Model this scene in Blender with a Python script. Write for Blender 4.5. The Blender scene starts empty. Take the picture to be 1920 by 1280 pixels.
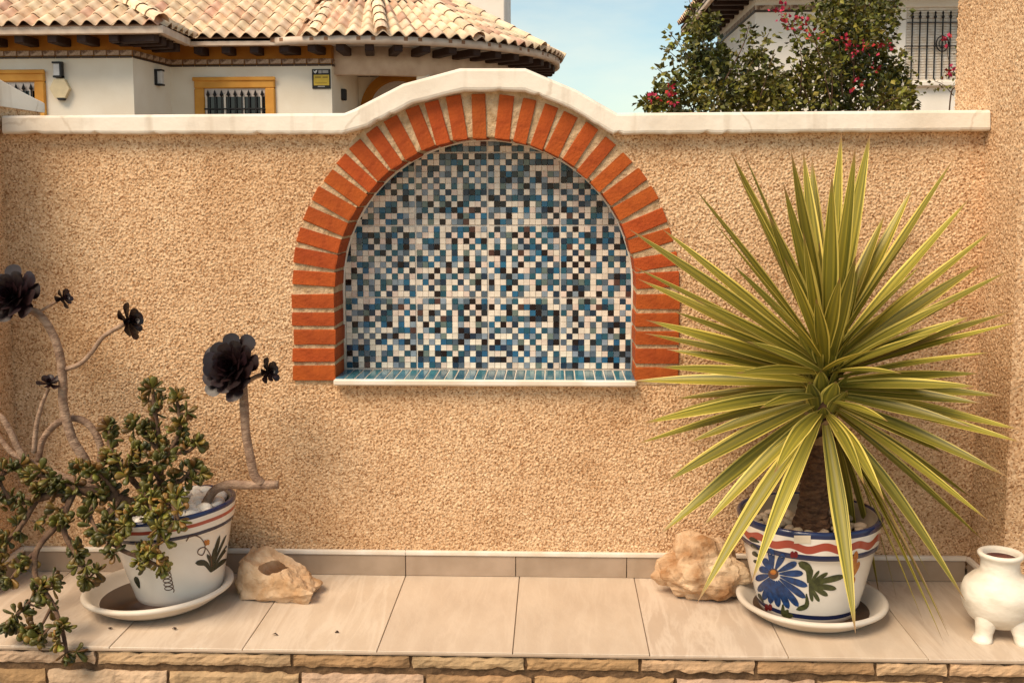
import bpy, bmesh, math, random
import numpy as np
from mathutils import Vector, Matrix, noise as mnoise

random.seed(7)
rng = np.random.default_rng(11)
S = bpy.context.scene
COL = S.collection

# ------------------------------------------------------------------ camera
CAM = np.array([.617, -4.300, 1.595]); YAW, PIT, ROL = -.040, -.092, -.003
F, CX, CY = 2000., 960., 540.
fw = np.array([math.sin(YAW)*math.cos(PIT), math.cos(YAW)*math.cos(PIT), math.sin(PIT)])
_r = np.array([math.cos(YAW), -math.sin(YAW), 0]); _u = np.cross(_r, fw)
RT = _r*math.cos(ROL) + _u*math.sin(ROL); UP = -_r*math.sin(ROL) + _u*math.cos(ROL)
cd = bpy.data.cameras.new('camera'); cam = bpy.data.objects.new('camera', cd); COL.objects.link(cam)
cd.sensor_width = 36; cd.lens = F/1920*36; cd.shift_y = -(640-CY)/1920; cd.clip_start = .05; cd.clip_end = 5000
cam.matrix_world = Matrix([[RT[0], UP[0], -fw[0], CAM[0]], [RT[1], UP[1], -fw[1], CAM[1]], [RT[2], UP[2], -fw[2], CAM[2]], [0, 0, 0, 1]])
S.camera = cam

# ------------------------------------------------------------------ sky, sun, exposure
SUN_AZ, SUN_EL = math.radians(-139), math.radians(52)     # azimuth measured from +Y towards +X
W = bpy.data.worlds.new('World'); S.world = W; W.use_nodes = True
wn = W.node_tree.nodes; wl = W.node_tree.links
for n in list(wn): wn.remove(n)
wo = wn.new('ShaderNodeOutputWorld'); bg = wn.new('ShaderNodeBackground'); bg.inputs[1].default_value = .050
sky = wn.new('ShaderNodeTexSky'); sky.sky_type = 'NISHITA'; sky.sun_disc = False
sky.sun_elevation = SUN_EL; sky.sun_rotation = SUN_AZ; sky.air_density = 1.0; sky.dust_density = .8; sky.ozone_density = 1.0
tc = wn.new('ShaderNodeTexCoord'); mp = wn.new('ShaderNodeMapping'); mp.inputs['Scale'].default_value = (1, 1, 3.2)
mp.inputs['Location'].default_value = (.35, .1, 0)
cn = wn.new('ShaderNodeTexNoise'); cn.inputs['Scale'].default_value = 2.2; cn.inputs['Detail'].default_value = 7; cn.inputs['Roughness'].default_value = .55
cr = wn.new('ShaderNodeValToRGB'); cr.color_ramp.elements[0].position = .44; cr.color_ramp.elements[1].position = .80
cr.color_ramp.elements[0].color = (0, 0, 0, 1); cr.color_ramp.elements[1].color = (.9, .9, .9, 1)
mx = wn.new('ShaderNodeMix'); mx.data_type = 'RGBA'; mx.inputs[7].default_value = (7.2, 6.6, 5.9, 1)
wl.new(tc.outputs['Generated'], mp.inputs[0]); wl.new(mp.outputs[0], cn.inputs[0]); wl.new(cn.outputs[0], cr.inputs[0])
wl.new(cr.outputs[0], mx.inputs[0]); wl.new(sky.outputs[0], mx.inputs[6]); tint = wn.new('ShaderNodeMix'); tint.data_type = 'RGBA'; tint.blend_type = 'MULTIPLY'; tint.inputs[0].default_value = 1; tint.inputs[7].default_value = (1.0, 1.04, .92, 1); wl.new(mx.outputs[2], tint.inputs[6]); wl.new(tint.outputs[2], bg.inputs[0]); wl.new(bg.outputs[0], wo.inputs[0])
sl = bpy.data.lights.new('sun', 'SUN'); sl.energy = 1.5; sl.angle = math.radians(32); sl.color = (1, .79, .57)
so = bpy.data.objects.new('sun', sl); COL.objects.link(so)
sd = Vector((math.sin(SUN_AZ)*math.cos(SUN_EL), math.cos(SUN_AZ)*math.cos(SUN_EL), math.sin(SUN_EL)))
so.rotation_euler = (-sd).to_track_quat('-Z', 'Y').to_euler(); so.location = (-4, -6, 8)
vs = S.view_settings; vs.view_transform = 'Standard'; vs.look = 'None'; vs.gamma = 1; vs.use_curve_mapping = False; vs.exposure = 1.62

# ------------------------------------------------------------------ helpers
def ray(x, y): return fw + RT*(x-CX)/F - UP*(y-CY)/F
def atY(x, y, Y): d = ray(x, y); return Vector(CAM + d*(Y-CAM[1])/d[1])
def atZ(x, y, Z): d = ray(x, y); return Vector(CAM + d*(Z-CAM[2])/d[2])
def proj(P):
    d = np.array(P)-CAM; z = d@fw; return CX+F*(d@RT)/z, CY-F*(d@UP)/z

def lin(r, g, b):
    f = lambda c: (c/255/12.92) if c/255 <= .04045 else ((c/255+.055)/1.055)**2.4
    return (f(r), f(g), f(b))

MATS = {}
def mat(name, c, c2=None, rough=.8, scale=10, detail=6, bump=0, bscale=None, objrand=0, island=0, spec=.4, pos=(.35, .65), stretch=None, trans=0, coat=0):
    """principled material: two colours mixed by noise, optional bump, per-object / per-island brightness"""
    m = bpy.data.materials.new(name); m.use_nodes = True; MATS[name] = m
    nt = m.node_tree; N = nt.nodes; L = nt.links; b = N['Principled BSDF']
    b.inputs['Roughness'].default_value = rough; b.inputs['Specular IOR Level'].default_value = spec
    if coat: b.inputs['Coat Weight'].default_value = coat; b.inputs['Coat Roughness'].default_value = .12
    if trans: b.inputs['Transmission Weight'].default_value = trans
    t = N.new('ShaderNodeTexCoord'); src = t.outputs['Object']
    if stretch:
        q = N.new('ShaderNodeMapping'); q.inputs['Scale'].default_value = stretch; L.new(src, q.inputs[0]); src = q.outputs[0]
    if c2 is None: c2 = tuple(x*.86 for x in c)
    n = N.new('ShaderNodeTexNoise'); n.inputs['Scale'].default_value = scale; n.inputs['Detail'].default_value = detail; L.new(src, n.inputs[0])
    rp = N.new('ShaderNodeValToRGB'); e = rp.color_ramp.elements
    e[0].position, e[1].position = pos; e[0].color = (*c2, 1); e[1].color = (*c, 1); L.new(n.outputs[0], rp.inputs[0])
    col = rp.outputs[0]
    for amt, kind in ((objrand, 'o'), (island, 'i')):
        if not amt: continue
        if kind == 'o': rr = N.new('ShaderNodeObjectInfo').outputs['Random']
        else: rr = N.new('ShaderNodeNewGeometry').outputs['Random Per Island']
        mr = N.new('ShaderNodeMapRange'); mr.inputs[3].default_value = 1-amt; mr.inputs[4].default_value = 1+amt; L.new(rr, mr.inputs[0])
        hs = N.new('ShaderNodeHueSaturation'); L.new(mr.outputs[0], hs.inputs['Value']); L.new(col, hs.inputs['Color'])
        mh = N.new('ShaderNodeMapRange'); mh.inputs[3].default_value = .5-amt*.05; mh.inputs[4].default_value = .5+amt*.05
        fr = N.new('ShaderNodeMath'); fr.operation = 'FRACT'; mu = N.new('ShaderNodeMath'); mu.operation = 'MULTIPLY'; mu.inputs[1].default_value = 7.31
        L.new(rr, mu.inputs[0]); L.new(mu.outputs[0], fr.inputs[0]); L.new(fr.outputs[0], mh.inputs[0]); L.new(mh.outputs[0], hs.inputs['Hue'])
        col = hs.outputs[0]
    L.new(col, b.inputs['Base Color'])
    if bump:
        n2 = N.new('ShaderNodeTexNoise'); n2.inputs['Scale'].default_value = bscale or scale*4; n2.inputs['Detail'].default_value = 5; L.new(src, n2.inputs[0])
        bp = N.new('ShaderNodeBump'); bp.inputs['Strength'].default_value = bump; bp.inputs['Distance'].default_value = .01
        L.new(n2.outputs[0], bp.inputs['Height']); L.new(bp.outputs[0], b.inputs['Normal'])
    return m

def obj(name, V, Fc, m, parent=None, smooth=False, loc=None, mats=None, mi=None):
    me = bpy.data.meshes.new(name)
    me.from_pydata([tuple(v) for v in V], [], [tuple(f) for f in Fc]); me.update()
    return link(name, me, m, parent, smooth, loc, mats, mi)
def link(name, me, m, parent=None, smooth=False, loc=None, mats=None, mi=None):
    for k in (mats or ([m] if m else [])): me.materials.append(k)
    if mi is not None: me.polygons.foreach_set('material_index', np.array(mi, dtype=np.int32))
    if smooth: me.polygons.foreach_set('use_smooth', np.ones(len(me.polygons), dtype=bool))
    o = bpy.data.objects.new(name, me); COL.objects.link(o)
    if loc is not None: o.location = loc
    if parent: setpar(o, parent)
    return o
def setpar(o, parent):
    o.parent = parent
    o.matrix_parent_inverse = Matrix.Translation(-Vector(parent.location)) if parent.type == 'EMPTY' else Matrix()
def inst(name, me, M, parent):
    o = bpy.data.objects.new(name, me); COL.objects.link(o); o.matrix_world = M
    if parent: o.parent = parent; o.matrix_parent_inverse = Matrix.Translation(-Vector(parent.location)) if parent.type == 'EMPTY' else Matrix()
    return o
def tag(o, label, cat, group=None):
    o['label'] = label; o['category'] = cat
    if group: o['group'] = group
    return o
def thing(name, label, cat, loc=(0, 0, 0), group=None):
    o = bpy.data.objects.new(name, None); COL.objects.link(o); o.location = loc; o.empty_display_size = .1
    return tag(o, label, cat, group)
def struct(o): o['kind'] = 'structure'; return o

def bmesh_box(sx, sy, sz, bev=.003, seg=1, jit=0, cuts=0):
    bm = bmesh.new(); bmesh.ops.create_cube(bm, size=1)
    bmesh.ops.scale(bm, vec=(sx, sy, sz), verts=bm.verts)
    if cuts: bmesh.ops.subdivide_edges(bm, edges=bm.edges, cuts=cuts, use_grid_fill=True)
    if bev: bmesh.ops.bevel(bm, geom=[e for e in bm.edges if len(e.link_faces) == 2 and e.calc_face_angle(0) > .5], offset=bev, segments=seg, profile=.6, affect='EDGES')
    if jit:
        for v in bm.verts: v.co += Vector((random.uniform(-jit, jit), random.uniform(-jit, jit), random.uniform(-jit, jit)))
    me = bpy.data.meshes.new('box'); bm.to_mesh(me); bm.free(); return me
def box(name, x0, x1, y0, y1, z0, z1, m, parent=None, bev=.003):
    me = bmesh_box(abs(x1-x0), abs(y1-y0), abs(z1-z0), bev); me.name = name
    for v in me.vertices: v.co += Vector(((x0+x1)/2, (y0+y1)/2, (z0+z1)/2))
    return link(name, me, m, parent)
def pbox(name, p, Y, dep, m, parent, bev=.004):
    """box from a pixel rectangle (x0,y0,x1,y1) on plane Y, thickness dep towards the viewer"""
    a = atY(p[0], p[3], Y); b = atY(p[2], p[1], Y)
    return box(name, a.x, b.x, Y-dep, Y, a.z, b.z, m, parent, bev)
def prism(name, pts, y0, y1, m, parent=None):
    """extrude an XZ polygon along Y"""
    n = len(pts); V = [(p[0], y0, p[1]) for p in pts] + [(p[0], y1, p[1]) for p in pts]
    Fc = [tuple(range(n))[::1], tuple(range(2*n-1, n-1, -1))] + [((i+1) % n, i, n+i, n+(i+1) % n) for i in range(n)]
    return obj(name, V, Fc, m, parent)
def lathe(name, prof, m, parent=None, seg=48, loc=None, smooth=True, wob=0, sd=0):
    V, Fc = [], []
    n = len(prof)
    for k in range(seg):
        a = 2*math.pi*k/seg
        for i, (r, z) in enumerate(prof):
            w = 1 + (wob*mnoise.noise((math.cos(a)*1.3+sd, math.sin(a)*1.3, z*9)) if wob else 0)
            V.append((r*w*math.cos(a), r*w*math.sin(a), z))
    for k in range(seg):
        q = (k+1) % seg
        for i in range(n-1): Fc.append((k*n+i, q*n+i, q*n+i+1, k*n+i+1))
    if prof[0][0] > 1e-6: Fc.append([k*n for k in range(seg)][::-1])
    if prof[-1][0] > 1e-6: Fc.append([k*n+n-1 for k in range(seg)])
    return obj(name, V, Fc, m, parent, smooth, loc)
def catmull(P, n=6):
    P = [Vector(p) for p in P]; out = []
    Q = [P[0]*2-P[1]] + P + [P[-1]*2-P[-2]]
    for i in range(1, len(Q)-2):
        for k in range(n):
            t = k/n; a, b, c, d = Q[i-1], Q[i], Q[i+1], Q[i+2]
            out.append(.5*((2*b)+(c-a)*t+(2*a-5*b+4*c-d)*t*t+(3*b-a-3*c+d)*t**3))
    out.append(P[-1]); return out
def tubedata(P, r0, r1, sides=8, bumpy=0, sd=0):
    V, Fc = [], []
    for i, p in enumerate(P):
        d = (P[min(i+1, len(P)-1)]-P[max(i-1, 0)]).normalized()
        a = d.cross(Vector((.3, 1, .2))).normalized(); b = d.cross(a)
        t = i/(len(P)-1); rr = r0+(r1-r0)*t
        for k in range(sides):
            w = 2*math.pi*k/sides
            q = rr*(1+bumpy*mnoise.noise((p.x*60+k+sd, p.y*60, p.z*60)))
            V.append(p+(a*math.cos(w)+b*math.sin(w))*q)
    n = len(P)
    for i in range(n-1):
        for k in range(sides):
            Fc.append((i*sides+k, i*sides+(k+1) % sides, (i+1)*sides+(k+1) % sides, (i+1)*sides+k))
    V.append(P[0]); V.append(P[-1])
    for k in range(sides):
        Fc.append(((k+1) % sides, k, n*sides)); Fc.append(((n-1)*sides+k, (n-1)*sides+(k+1) % sides, n*sides+1))
    return V, Fc
def tube(name, P, r0, r1, m, parent, sides=8, bumpy=0):
    V, Fc = tubedata(P, r0, r1, sides, bumpy); return obj(name, V, Fc, m, parent, True)
def join(lists):
    V, Fc = [], []
    for v, f in lists:
        o = len(V); V += list(v); Fc += [tuple(i+o for i in q) for q in f]
    return V, Fc
def bandnoise(ny, nx, lo, hi, sd):
    """band-passed periodic noise, wavelengths lo..hi in samples"""
    g = np.random.default_rng(sd).standard_normal((ny, nx))
    fy = np.fft.fftfreq(ny)[:, None]; fx = np.fft.fftfreq(nx)[None, :]
    k = np.sqrt(fx*fx+fy*fy)
    H = np.exp(-(k*lo)**2*1.2)*(1-np.exp(-(k*hi)**2*1.2))
    r = np.fft.ifft2(np.fft.fft2(g)*H).real
    return r/r.std()
def frame_from(d, roll=0, up=(0, 0, 1)):
    """rotation whose +Z is d"""
    d = Vector(d).normalized(); u = Vector(up)
    if abs(d.dot(u)) > .98: u = Vector((1, .2, 0))
    x = u.cross(d).normalized(); y = d.cross(x)
    M = Matrix((x, y, d)).transposed()
    return M @ Matrix.Rotation(roll, 3, 'Z')

# ------------------------------------------------------------------ materials
def render_mat(name, light, mid, dark):
    """rough sprayed render: aggregate grains of several tints and a few broad weather stains"""
    m = bpy.data.materials.new(name); m.use_nodes = True; nt = m.node_tree; N = nt.nodes; L = nt.links; b = N['Principled BSDF']
    b.inputs['Roughness'].default_value = .92; b.inputs['Specular IOR Level'].default_value = .2
    t = N.new('ShaderNodeTexCoord')
    v = N.new('ShaderNodeTexVoronoi'); v.inputs['Scale'].default_value = 165; L.new(t.outputs['Object'], v.inputs[0])
    sp = N.new('ShaderNodeSeparateColor'); L.new(v.outputs['Color'], sp.inputs[0])
    rp = N.new('ShaderNodeValToRGB'); e = rp.color_ramp.elements; e[0].position = 0; e[0].color = (*dark, 1); e[1].position = 1; e[1].color = (*light, 1)
    q = e.new(.3); q.color = (*mid, 1); q = e.new(.7); q.color = (*tuple((a+c)/2 for a, c in zip(light, mid)), 1)
    L.new(sp.outputs[0], rp.inputs[0])
    n = N.new('ShaderNodeTexNoise'); n.inputs['Scale'].default_value = 1.7; n.inputs['Detail'].default_value = 8; n.inputs['Roughness'].default_value = .65; L.new(t.outputs['Object'], n.inputs[0])
    r2 = N.new('ShaderNodeValToRGB'); e = r2.color_ramp.elements; e[0].position = .30; e[1].position = .62; e[0].color = (.70, .60, .50, 1); e[1].color = (1, 1, 1, 1); q = e.new(.46); q.color = (.92, .88, .84, 1); L.new(n.outputs[0], r2.inputs[0])
    mu = N.new('ShaderNodeMix'); mu.data_type = 'RGBA'; mu.blend_type = 'MULTIPLY'; mu.inputs[0].default_value = 1
    L.new(rp.outputs[0], mu.inputs[6]); L.new(r2.outputs[0], mu.inputs[7]); L.new(mu.outputs[2], b.inputs['Base Color'])
    n2 = N.new('ShaderNodeTexNoise'); n2.inputs['Scale'].default_value = 260; n2.inputs['Detail'].default_value = 3; L.new(t.outputs['Object'], n2.inputs[0])
    bp = N.new('ShaderNodeBump'); bp.inputs['Strength'].default_value = .6; bp.inputs['Distance'].default_value = .004; L.new(n2.outputs[0], bp.inputs['Height']); L.new(bp.outputs[0], b.inputs['Normal'])
    return m
M_render = render_mat('rough_render', (.90, .665, .43), (.66, .42, .235), (.32, .155, .066))
M_coping = mat('painted_coping', (.80, .73, .63), (.66, .57, .46), rough=.75, scale=3.2, detail=9, bump=.25, bscale=28, pos=(.25, .55))
def weather(m, sc, dark):
    nt = m.node_tree; N = nt.nodes; L = nt.links; b = N['Principled BSDF']; col = b.inputs['Base Color'].links[0].from_socket
    t = N.new('ShaderNodeTexCoord'); ns = N.new('ShaderNodeTexNoise'); ns.inputs['Scale'].default_value = 7; ns.inputs['Detail'].default_value = 6; L.new(t.outputs['Object'], ns.inputs[0])
    ad = N.new('ShaderNodeMix'); ad.data_type = 'RGBA'; ad.inputs[0].default_value = .12; L.new(t.outputs['Object'], ad.inputs[6]); L.new(ns.outputs['Color'], ad.inputs[7])
    v = N.new('ShaderNodeTexVoronoi'); v.feature = 'DISTANCE_TO_EDGE'; v.inputs['Scale'].default_value = sc; L.new(ad.outputs[2], v.inputs[0])
    r = N.new('ShaderNodeMapRange'); r.inputs[1].default_value = .001; r.inputs[2].default_value = .006; r.inputs[3].default_value = .38; r.inputs[4].default_value = 0; L.new(v.outputs['Distance'], r.inputs[0])
    q = N.new('ShaderNodeMapping'); q.inputs['Scale'].default_value = (9, 9, .9); L.new(t.outputs['Object'], q.inputs[0])
    n2 = N.new('ShaderNodeTexNoise'); n2.inputs['Scale'].default_value = 1.6; n2.inputs['Detail'].default_value = 7; L.new(q.outputs[0], n2.inputs[0])
    r2 = N.new('ShaderNodeMapRange'); r2.inputs[1].default_value = .56; r2.inputs[2].default_value = .80; r2.inputs[3].default_value = 0; r2.inputs[4].default_value = .6; L.new(n2.outputs[0], r2.inputs[0])
    mxm = N.new('ShaderNodeMath'); mxm.operation = 'MAXIMUM'; L.new(r.outputs[0], mxm.inputs[0]); L.new(r2.outputs[0], mxm.inputs[1])
    x = N.new('ShaderNodeMix'); x.data_type = 'RGBA'; x.inputs[7].default_value = (*dark, 1); L.new(mxm.outputs[0], x.inputs[0]); L.new(col, x.inputs[6]); L.new(x.outputs[2], b.inputs['Base Color'])
weather(M_coping, .9, (.42, .32, .22))
M_brick = mat('brick', (.41, .080, .010), (.32, .056, .007), rough=.9, scale=16, detail=10, bump=.4, bscale=90, objrand=.08)
M_mortar = mat('mortar', (.60, .43, .26), (.42, .275, .145), rough=.95, scale=26, bump=1, bscale=70)
M_grout = mat('white_grout', (.74, .66, .57), rough=.8, scale=30)
M_trim = mat('white_trim', (.80, .74, .66), (.68, .58, .46), rough=.45, scale=9)
M_silltile = mat('sill_tile', (.035, .13, .19), (.06, .19, .24), rough=.18, scale=9, objrand=.28, spec=.5)
M_slate_core = mat('ledge_core', (.30, .20, .12), rough=.95, scale=12, bump=.5)
M_black = mat('black_iron', (.012, .010, .010), rough=.5)
M_plaster = mat('house_plaster', (.88, .82, .70), (.78, .70, .57), rough=.9, scale=1.3, bump=.15, bscale=30)
M_plaster2 = mat('white_plaster', (.88, .83, .75), (.80, .74, .65), rough=.9, scale=1.3, bump=.15, bscale=30)
M_orange = mat('ochre_paint', (.43, .185, .022), (.34, .13, .014), rough=.8, scale=3)
M_yellow = mat('yellow_ochre_frame', (.70, .345, .062), (.60, .27, .04), rough=.7, scale=4)
M_wood = mat('dark_wood', (.040, .016, .010), (.022, .009, .006), rough=.7, scale=12, stretch=(1, 6, 1))
M_tileA = mat('roof_tile', (.82, .65, .47), (.62, .43, .27), rough=.9, scale=7, detail=8, objrand=.2, bump=.4, bscale=40, pos=(.3, .7))
M_tileB = mat('roof_tile_pink', (.72, .47, .33), (.56, .33, .21), rough=.9, scale=7, detail=8, objrand=.25, bump=.4, bscale=40)
M_roofbase = mat('roof_underlay', (.30, .16, .09), rough=.95, scale=5)
M_fascia = mat('fascia_paint', (.70, .58, .47), (.58, .45, .35), rough=.85, scale=5)
M_glass = mat('dark_glass', (.012, .010, .012), rough=.08, spec=.5)
M_curtain = mat('curtain', (.62, .55, .50), rough=.9, scale=30)
M_dirt = mat('garden_soil', (.20, .13, .075), rough=.95, scale=3, bump=.6)
M_patio = mat('patio_paving', (.38, .30, .22), (.30, .23, .16), rough=.9, scale=5, bump=.3)

# ------------------------------------------------------------------ ground
G = struct(obj('ground', [(-600, -300, -.46), (600, -300, -.46), (600, 900, -.46), (-600, 900, -.46)], [(0, 1, 2, 3)], M_patio))
NG = struct(box('terrace', -60, 60, .34, 120, -.6, .62, M_dirt, None, 0))

# ------------------------------------------------------------------ back garden wall with arched niche
XC, ZC, RO, RI = .333, 1.190, .786, .611
XL, XR = -1.631, 2.309
ZB = .818
wall = thing('garden_wall', 'sandy rough rendered garden wall with brick arched mosaic niche and white coping', 'wall', (.34, .15, 0))

def rough_sheet(name, o, eu, ev, nrm, lu, lv, step, amp, parent, sd, keep=None, fade=None, m=M_render):
    nu, nv = int(lu/step)+1, int(lv/step)+1
    big = bandnoise(nv, nu, .0075/step, .024/step, sd); fine = bandnoise(nv, nu, .004/step, .011/step, sd+1)
    h = np.clip(big*.42+.1, -.85, .9)+fine*.34
    uu, vv = np.meshgrid(np.linspace(0, lu, nu), np.linspace(0, lv, nv))
    A = amp*h
    if fade is not None: A = A*fade(uu, vv)
    P = np.array(o)[None, None]+uu[..., None]*np.array(eu)+vv[..., None]*np.array(ev)+A[..., None]*np.array(nrm)
    idx = np.arange(nu*nv).reshape(nv, nu)
    Q = np.stack([idx[:-1, :-1], idx[:-1, 1:], idx[1:, 1:], idx[1:, :-1]], -1).reshape(-1, 4)
    if keep is not None:
        kk = keep(P.reshape(-1, 3)); Q = Q[kk[Q].any(1)]
    V = P.reshape(-1, 3)
    me = bpy.data.meshes.new(name); me.vertices.add(len(V)); me.vertices.foreach_set('co', V.astype(np.float32).ravel())
    me.loops.add(Q.size); me.loops.foreach_set('vertex_index', Q.astype(np.int32).ravel())
    me.polygons.add(len(Q)); me.polygons.foreach_set('loop_start', np.arange(0, Q.size, 4, dtype=np.int32)); me.polygons.foreach_set('loop_total', np.full(len(Q), 4, dtype=np.int32))
    me.update(calc_edges=True); me.validate()
    return link(name, me, m, parent, True)
def wall_keep(P):
    x, z = P[:, 0]-XC, P[:, 2]
    r = np.hypot(x, z-ZC)
    inside = ((z >= ZC) & (r < RO-.010)) | ((z < ZC) & (z > ZB+.004) & (np.abs(x) < RO-.010))
    top = (z > 1.835) & (r > RO+.045)
    return ~(inside | top)
render = rough_sheet('rough_render', (XL-.01, 0, .05), (1, 0, 0), (0, 0, 1), (0, -1, 0), XR-XL+.02, 1.93, .0036, .0035, wall, 3, wall_keep,
                     lambda u, v: np.where(v+.05 > 1.795+.008*np.sin(u*17)+.006*np.sin(u*41), .3, 1.0))

# coping polyline (pixel pairs on its front face)
T = [(4, 217), (645, 212), (664, 204), (755, 157), (862, 128), (985, 128), (1080, 168), (1157, 212), (1857, 206)]
B = [(4, 251), (640, 251), (690, 237), (772, 194), (868, 170), (985, 171), (1068, 202), (1150, 252), (1857, 245)]
CYF = -.055
TT = [atY(*p, CYF) for p in T]; BB = [atY(*p, CYF) for p in B]
t2, b2 = [], []
for i in range(len(TT)-1):
    n = max(2, int((TT[i+1]-TT[i]).length/.02))
    for k in range(n): t2.append(TT[i].lerp(TT[i+1], k/n)); b2.append(BB[i].lerp(BB[i+1], k/n))
t2.append(TT[-1]); b2.append(BB[-1])
V, Fc = [], []
for i, (a, b) in enumerate(zip(t2, b2)):
    j = mnoise.noise((i*.31, 2.2, 0))*.004 + mnoise.noise((i*1.7, 7.2, 0))*.003
    if random.random() < .06: j += random.uniform(.003, .008)
    f = mnoise.noise((i*.17, 9, 1))*.0025
    up = (a-b)
    def pt(y, t, dz=0): q = b+up*t; return (q.x, y, q.z+dz)
    V += [pt(.335, 0), pt(CYF+.010, 0, j), pt(CYF+.003+f, .06, j*.8), pt(CYF+f, .16, j*.3), pt(CYF+f, .45), pt(CYF+f, .86), pt(CYF+.003+f, .95), pt(CYF+.012, 1), pt(.335, 1)]
n = 9
for i in range(len(t2)-1):
    for k in range(n): Fc.append((i*n+k, i*n+(k+1) % n, (i+1)*n+(k+1) % n, (i+1)*n+k))
Fc.append(tuple(range(n))[::-1]); Fc.append(tuple(range((len(t2)-1)*n, len(t2)*n)))
coping = obj('coping', V, Fc, M_coping, wall)

# masonry behind the render, closed by the niche back
poly = [(XL, -.4), (XR, -.4)] + [(p.x, p.z+.004) for p in reversed(b2)]
core = prism('wall_core', poly, .200, .33, M_mortar, wall)

# arch masonry (mortar body) and bricks
def arch_outline(ri, ro_fn, z0, n=60):
    inn, out = [], []
    inn.append((XC-ri, z0)); out.append((XC-ro_fn(180), z0))
    for k in range(n+1):
        d = 180-180*k/n; a = math.radians(d)
        inn.append((XC+ri*math.cos(a), ZC+ri*math.sin(a))); out.append((XC+ro_fn(d)*math.cos(a), ZC+ro_fn(d)*math.sin(a)))
    inn.append((XC+ri, z0)); out.append((XC+ro_fn(0), z0))
    return inn, out
def rofn(d):
    e = abs(d-90); base = RO-.005+.003*math.sin(d*2.1)
    return base + (.040*max(0, 1-(e/48)**4) if e < 48 else 0)
inn, out = arch_outline(RI+.005, rofn, ZB-.012, 90)
nk = len(inn); V, Fc = [], []
SUBR = 10; SUBY = 6
for i in range(nk):
    for k in range(SUBR+1):
        t = k/SUBR; x = inn[i][0]+(out[i][0]-inn[i][0])*t; z = inn[i][1]+(out[i][1]-inn[i][1])*t
        V.append((x, -.004-.0045*mnoise.noise((x*42, z*42, 3)), z))
    for k in range(1, SUBY+1):
        V.append((inn[i][0], -.004+.206*k/SUBY, inn[i][1]))
    V.append((out[i][0], .202, out[i][1]))
n = SUBR+1+SUBY+1
for i in range(nk-1):
    a, b = i*n, (i+1)*n
    for k in range(SUBR): Fc.append((a+k, a+k+1, b+k+1, b+k))
    ring = [0]+list(range(SUBR+1, SUBR+1+SUBY))
    for k in range(len(ring)-1): Fc.append((a+ring[k], b+ring[k], b+ring[k+1], a+ring[k+1]))
    Fc.append((a+SUBR, a+n-1, b+n-1, b+SUBR))
for i in (0, nk-1):
    a = i*n; Fc.append(tuple([a+k for k in range(SUBR+1)]+[a+n-1]+[a+k for k in range(SUBR+SUBY, SUBR, -1)]))
arch = obj('arch_masonry', V, Fc, M_mortar, wall, False)
bl, bt, bd = RO-RI, .057, .186
brick_me = []
for k in range(6):
    me = bmesh_box(bl, bd, bt, .0018, 1, .0018); me.name = 'brick'; me.materials.append(M_brick); brick_me.append(me)
rc = (RO+RI)/2
def put_brick(x, z, ang):
    R = Matrix.Rotation(-ang, 4, 'Y') @ Matrix.Rotation(random.uniform(-.012, .012), 4, 'Z')
    inst('brick', random.choice(brick_me), Matrix.Translation((x, bd/2-.011+random.uniform(-.003, .003), z)) @ R @ Matrix.Diagonal((1, 1, random.uniform(.92, 1.07), 1)), arch)
for s in (-1, 1):
    for k in range(5): put_brick(XC+s*(rc+random.uniform(-.003, .003)), ZB+.031+k*.0738, random.uniform(-.012, .012))
angs = [3.6+6.5*k for k in range(14)] + [180-(2.9+6.70*k) for k in range(13)]
for d in angs:
    a = math.radians(180-d+random.uniform(-.5, .5)); q = rc+random.uniform(-.003, .003)
    put_brick(XC+q*math.cos(a), ZC+q*math.sin(a), a)

# mosaic
NY = .190
pan = prism('mosaic_grout', [(XC-.66, ZB-.01)]+[(XC+.66*math.cos(math.radians(180-6*k)), ZC+.66*math.sin(math.radians(180-6*k))) for k in range(31)]+[(XC+.66, ZB-.01)], NY+.001, NY+.012, M_grout, wall)
PAL = [((236, 224, 206), 28), ((226, 206, 190), 10), ((138, 152, 165), 10), ((84, 100, 114), 12), ((106, 122, 116), 4), ((36, 86, 104), 12), ((38, 98, 134), 10), ((28, 50, 72), 8), ((22, 8, 11), 8), ((84, 58, 50), 2), ((30, 36, 42), 4)]
pm = []
for i, (c, w) in enumerate(PAL):
    l = lin(*c); pm.append(mat('mosaic_%d' % i, l, tuple(x*.82 for x in l), rough=.16, scale=30, detail=2, spec=.45, objrand=.12, island=.08))
PW = np.array([w for c, w in PAL], float); PW /= PW.sum()
tsz, sheet = .0239, .3048; pit_ = (sheet-.006)/12
tile_me = []
for i in range(len(PAL)):
    me = bmesh_box(tsz, .005, tsz, .0012); me.name = 'mosaic_tile'; me.materials.append(pm[i]); tile_me.append(me)
cells = []
for sx in range(-1, 5):
    for sz in range(0, 4):
        for i in range(12):
            for j in range(12):
                x = -.274+sx*sheet+.003+(i+.5)*pit_; z = .8345+sz*sheet+.003+(j+.5)*pit_
                dx = x-XC
                if (z > ZC and math.hypot(dx, z-ZC) < RI+.016) or (z <= ZC and abs(dx) < RI+.012): cells.append((x, z))
cells.sort(key=lambda c: (c[1], c[0]))
bV, bF, bM = [], [], []; grid_ci = {}
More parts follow.
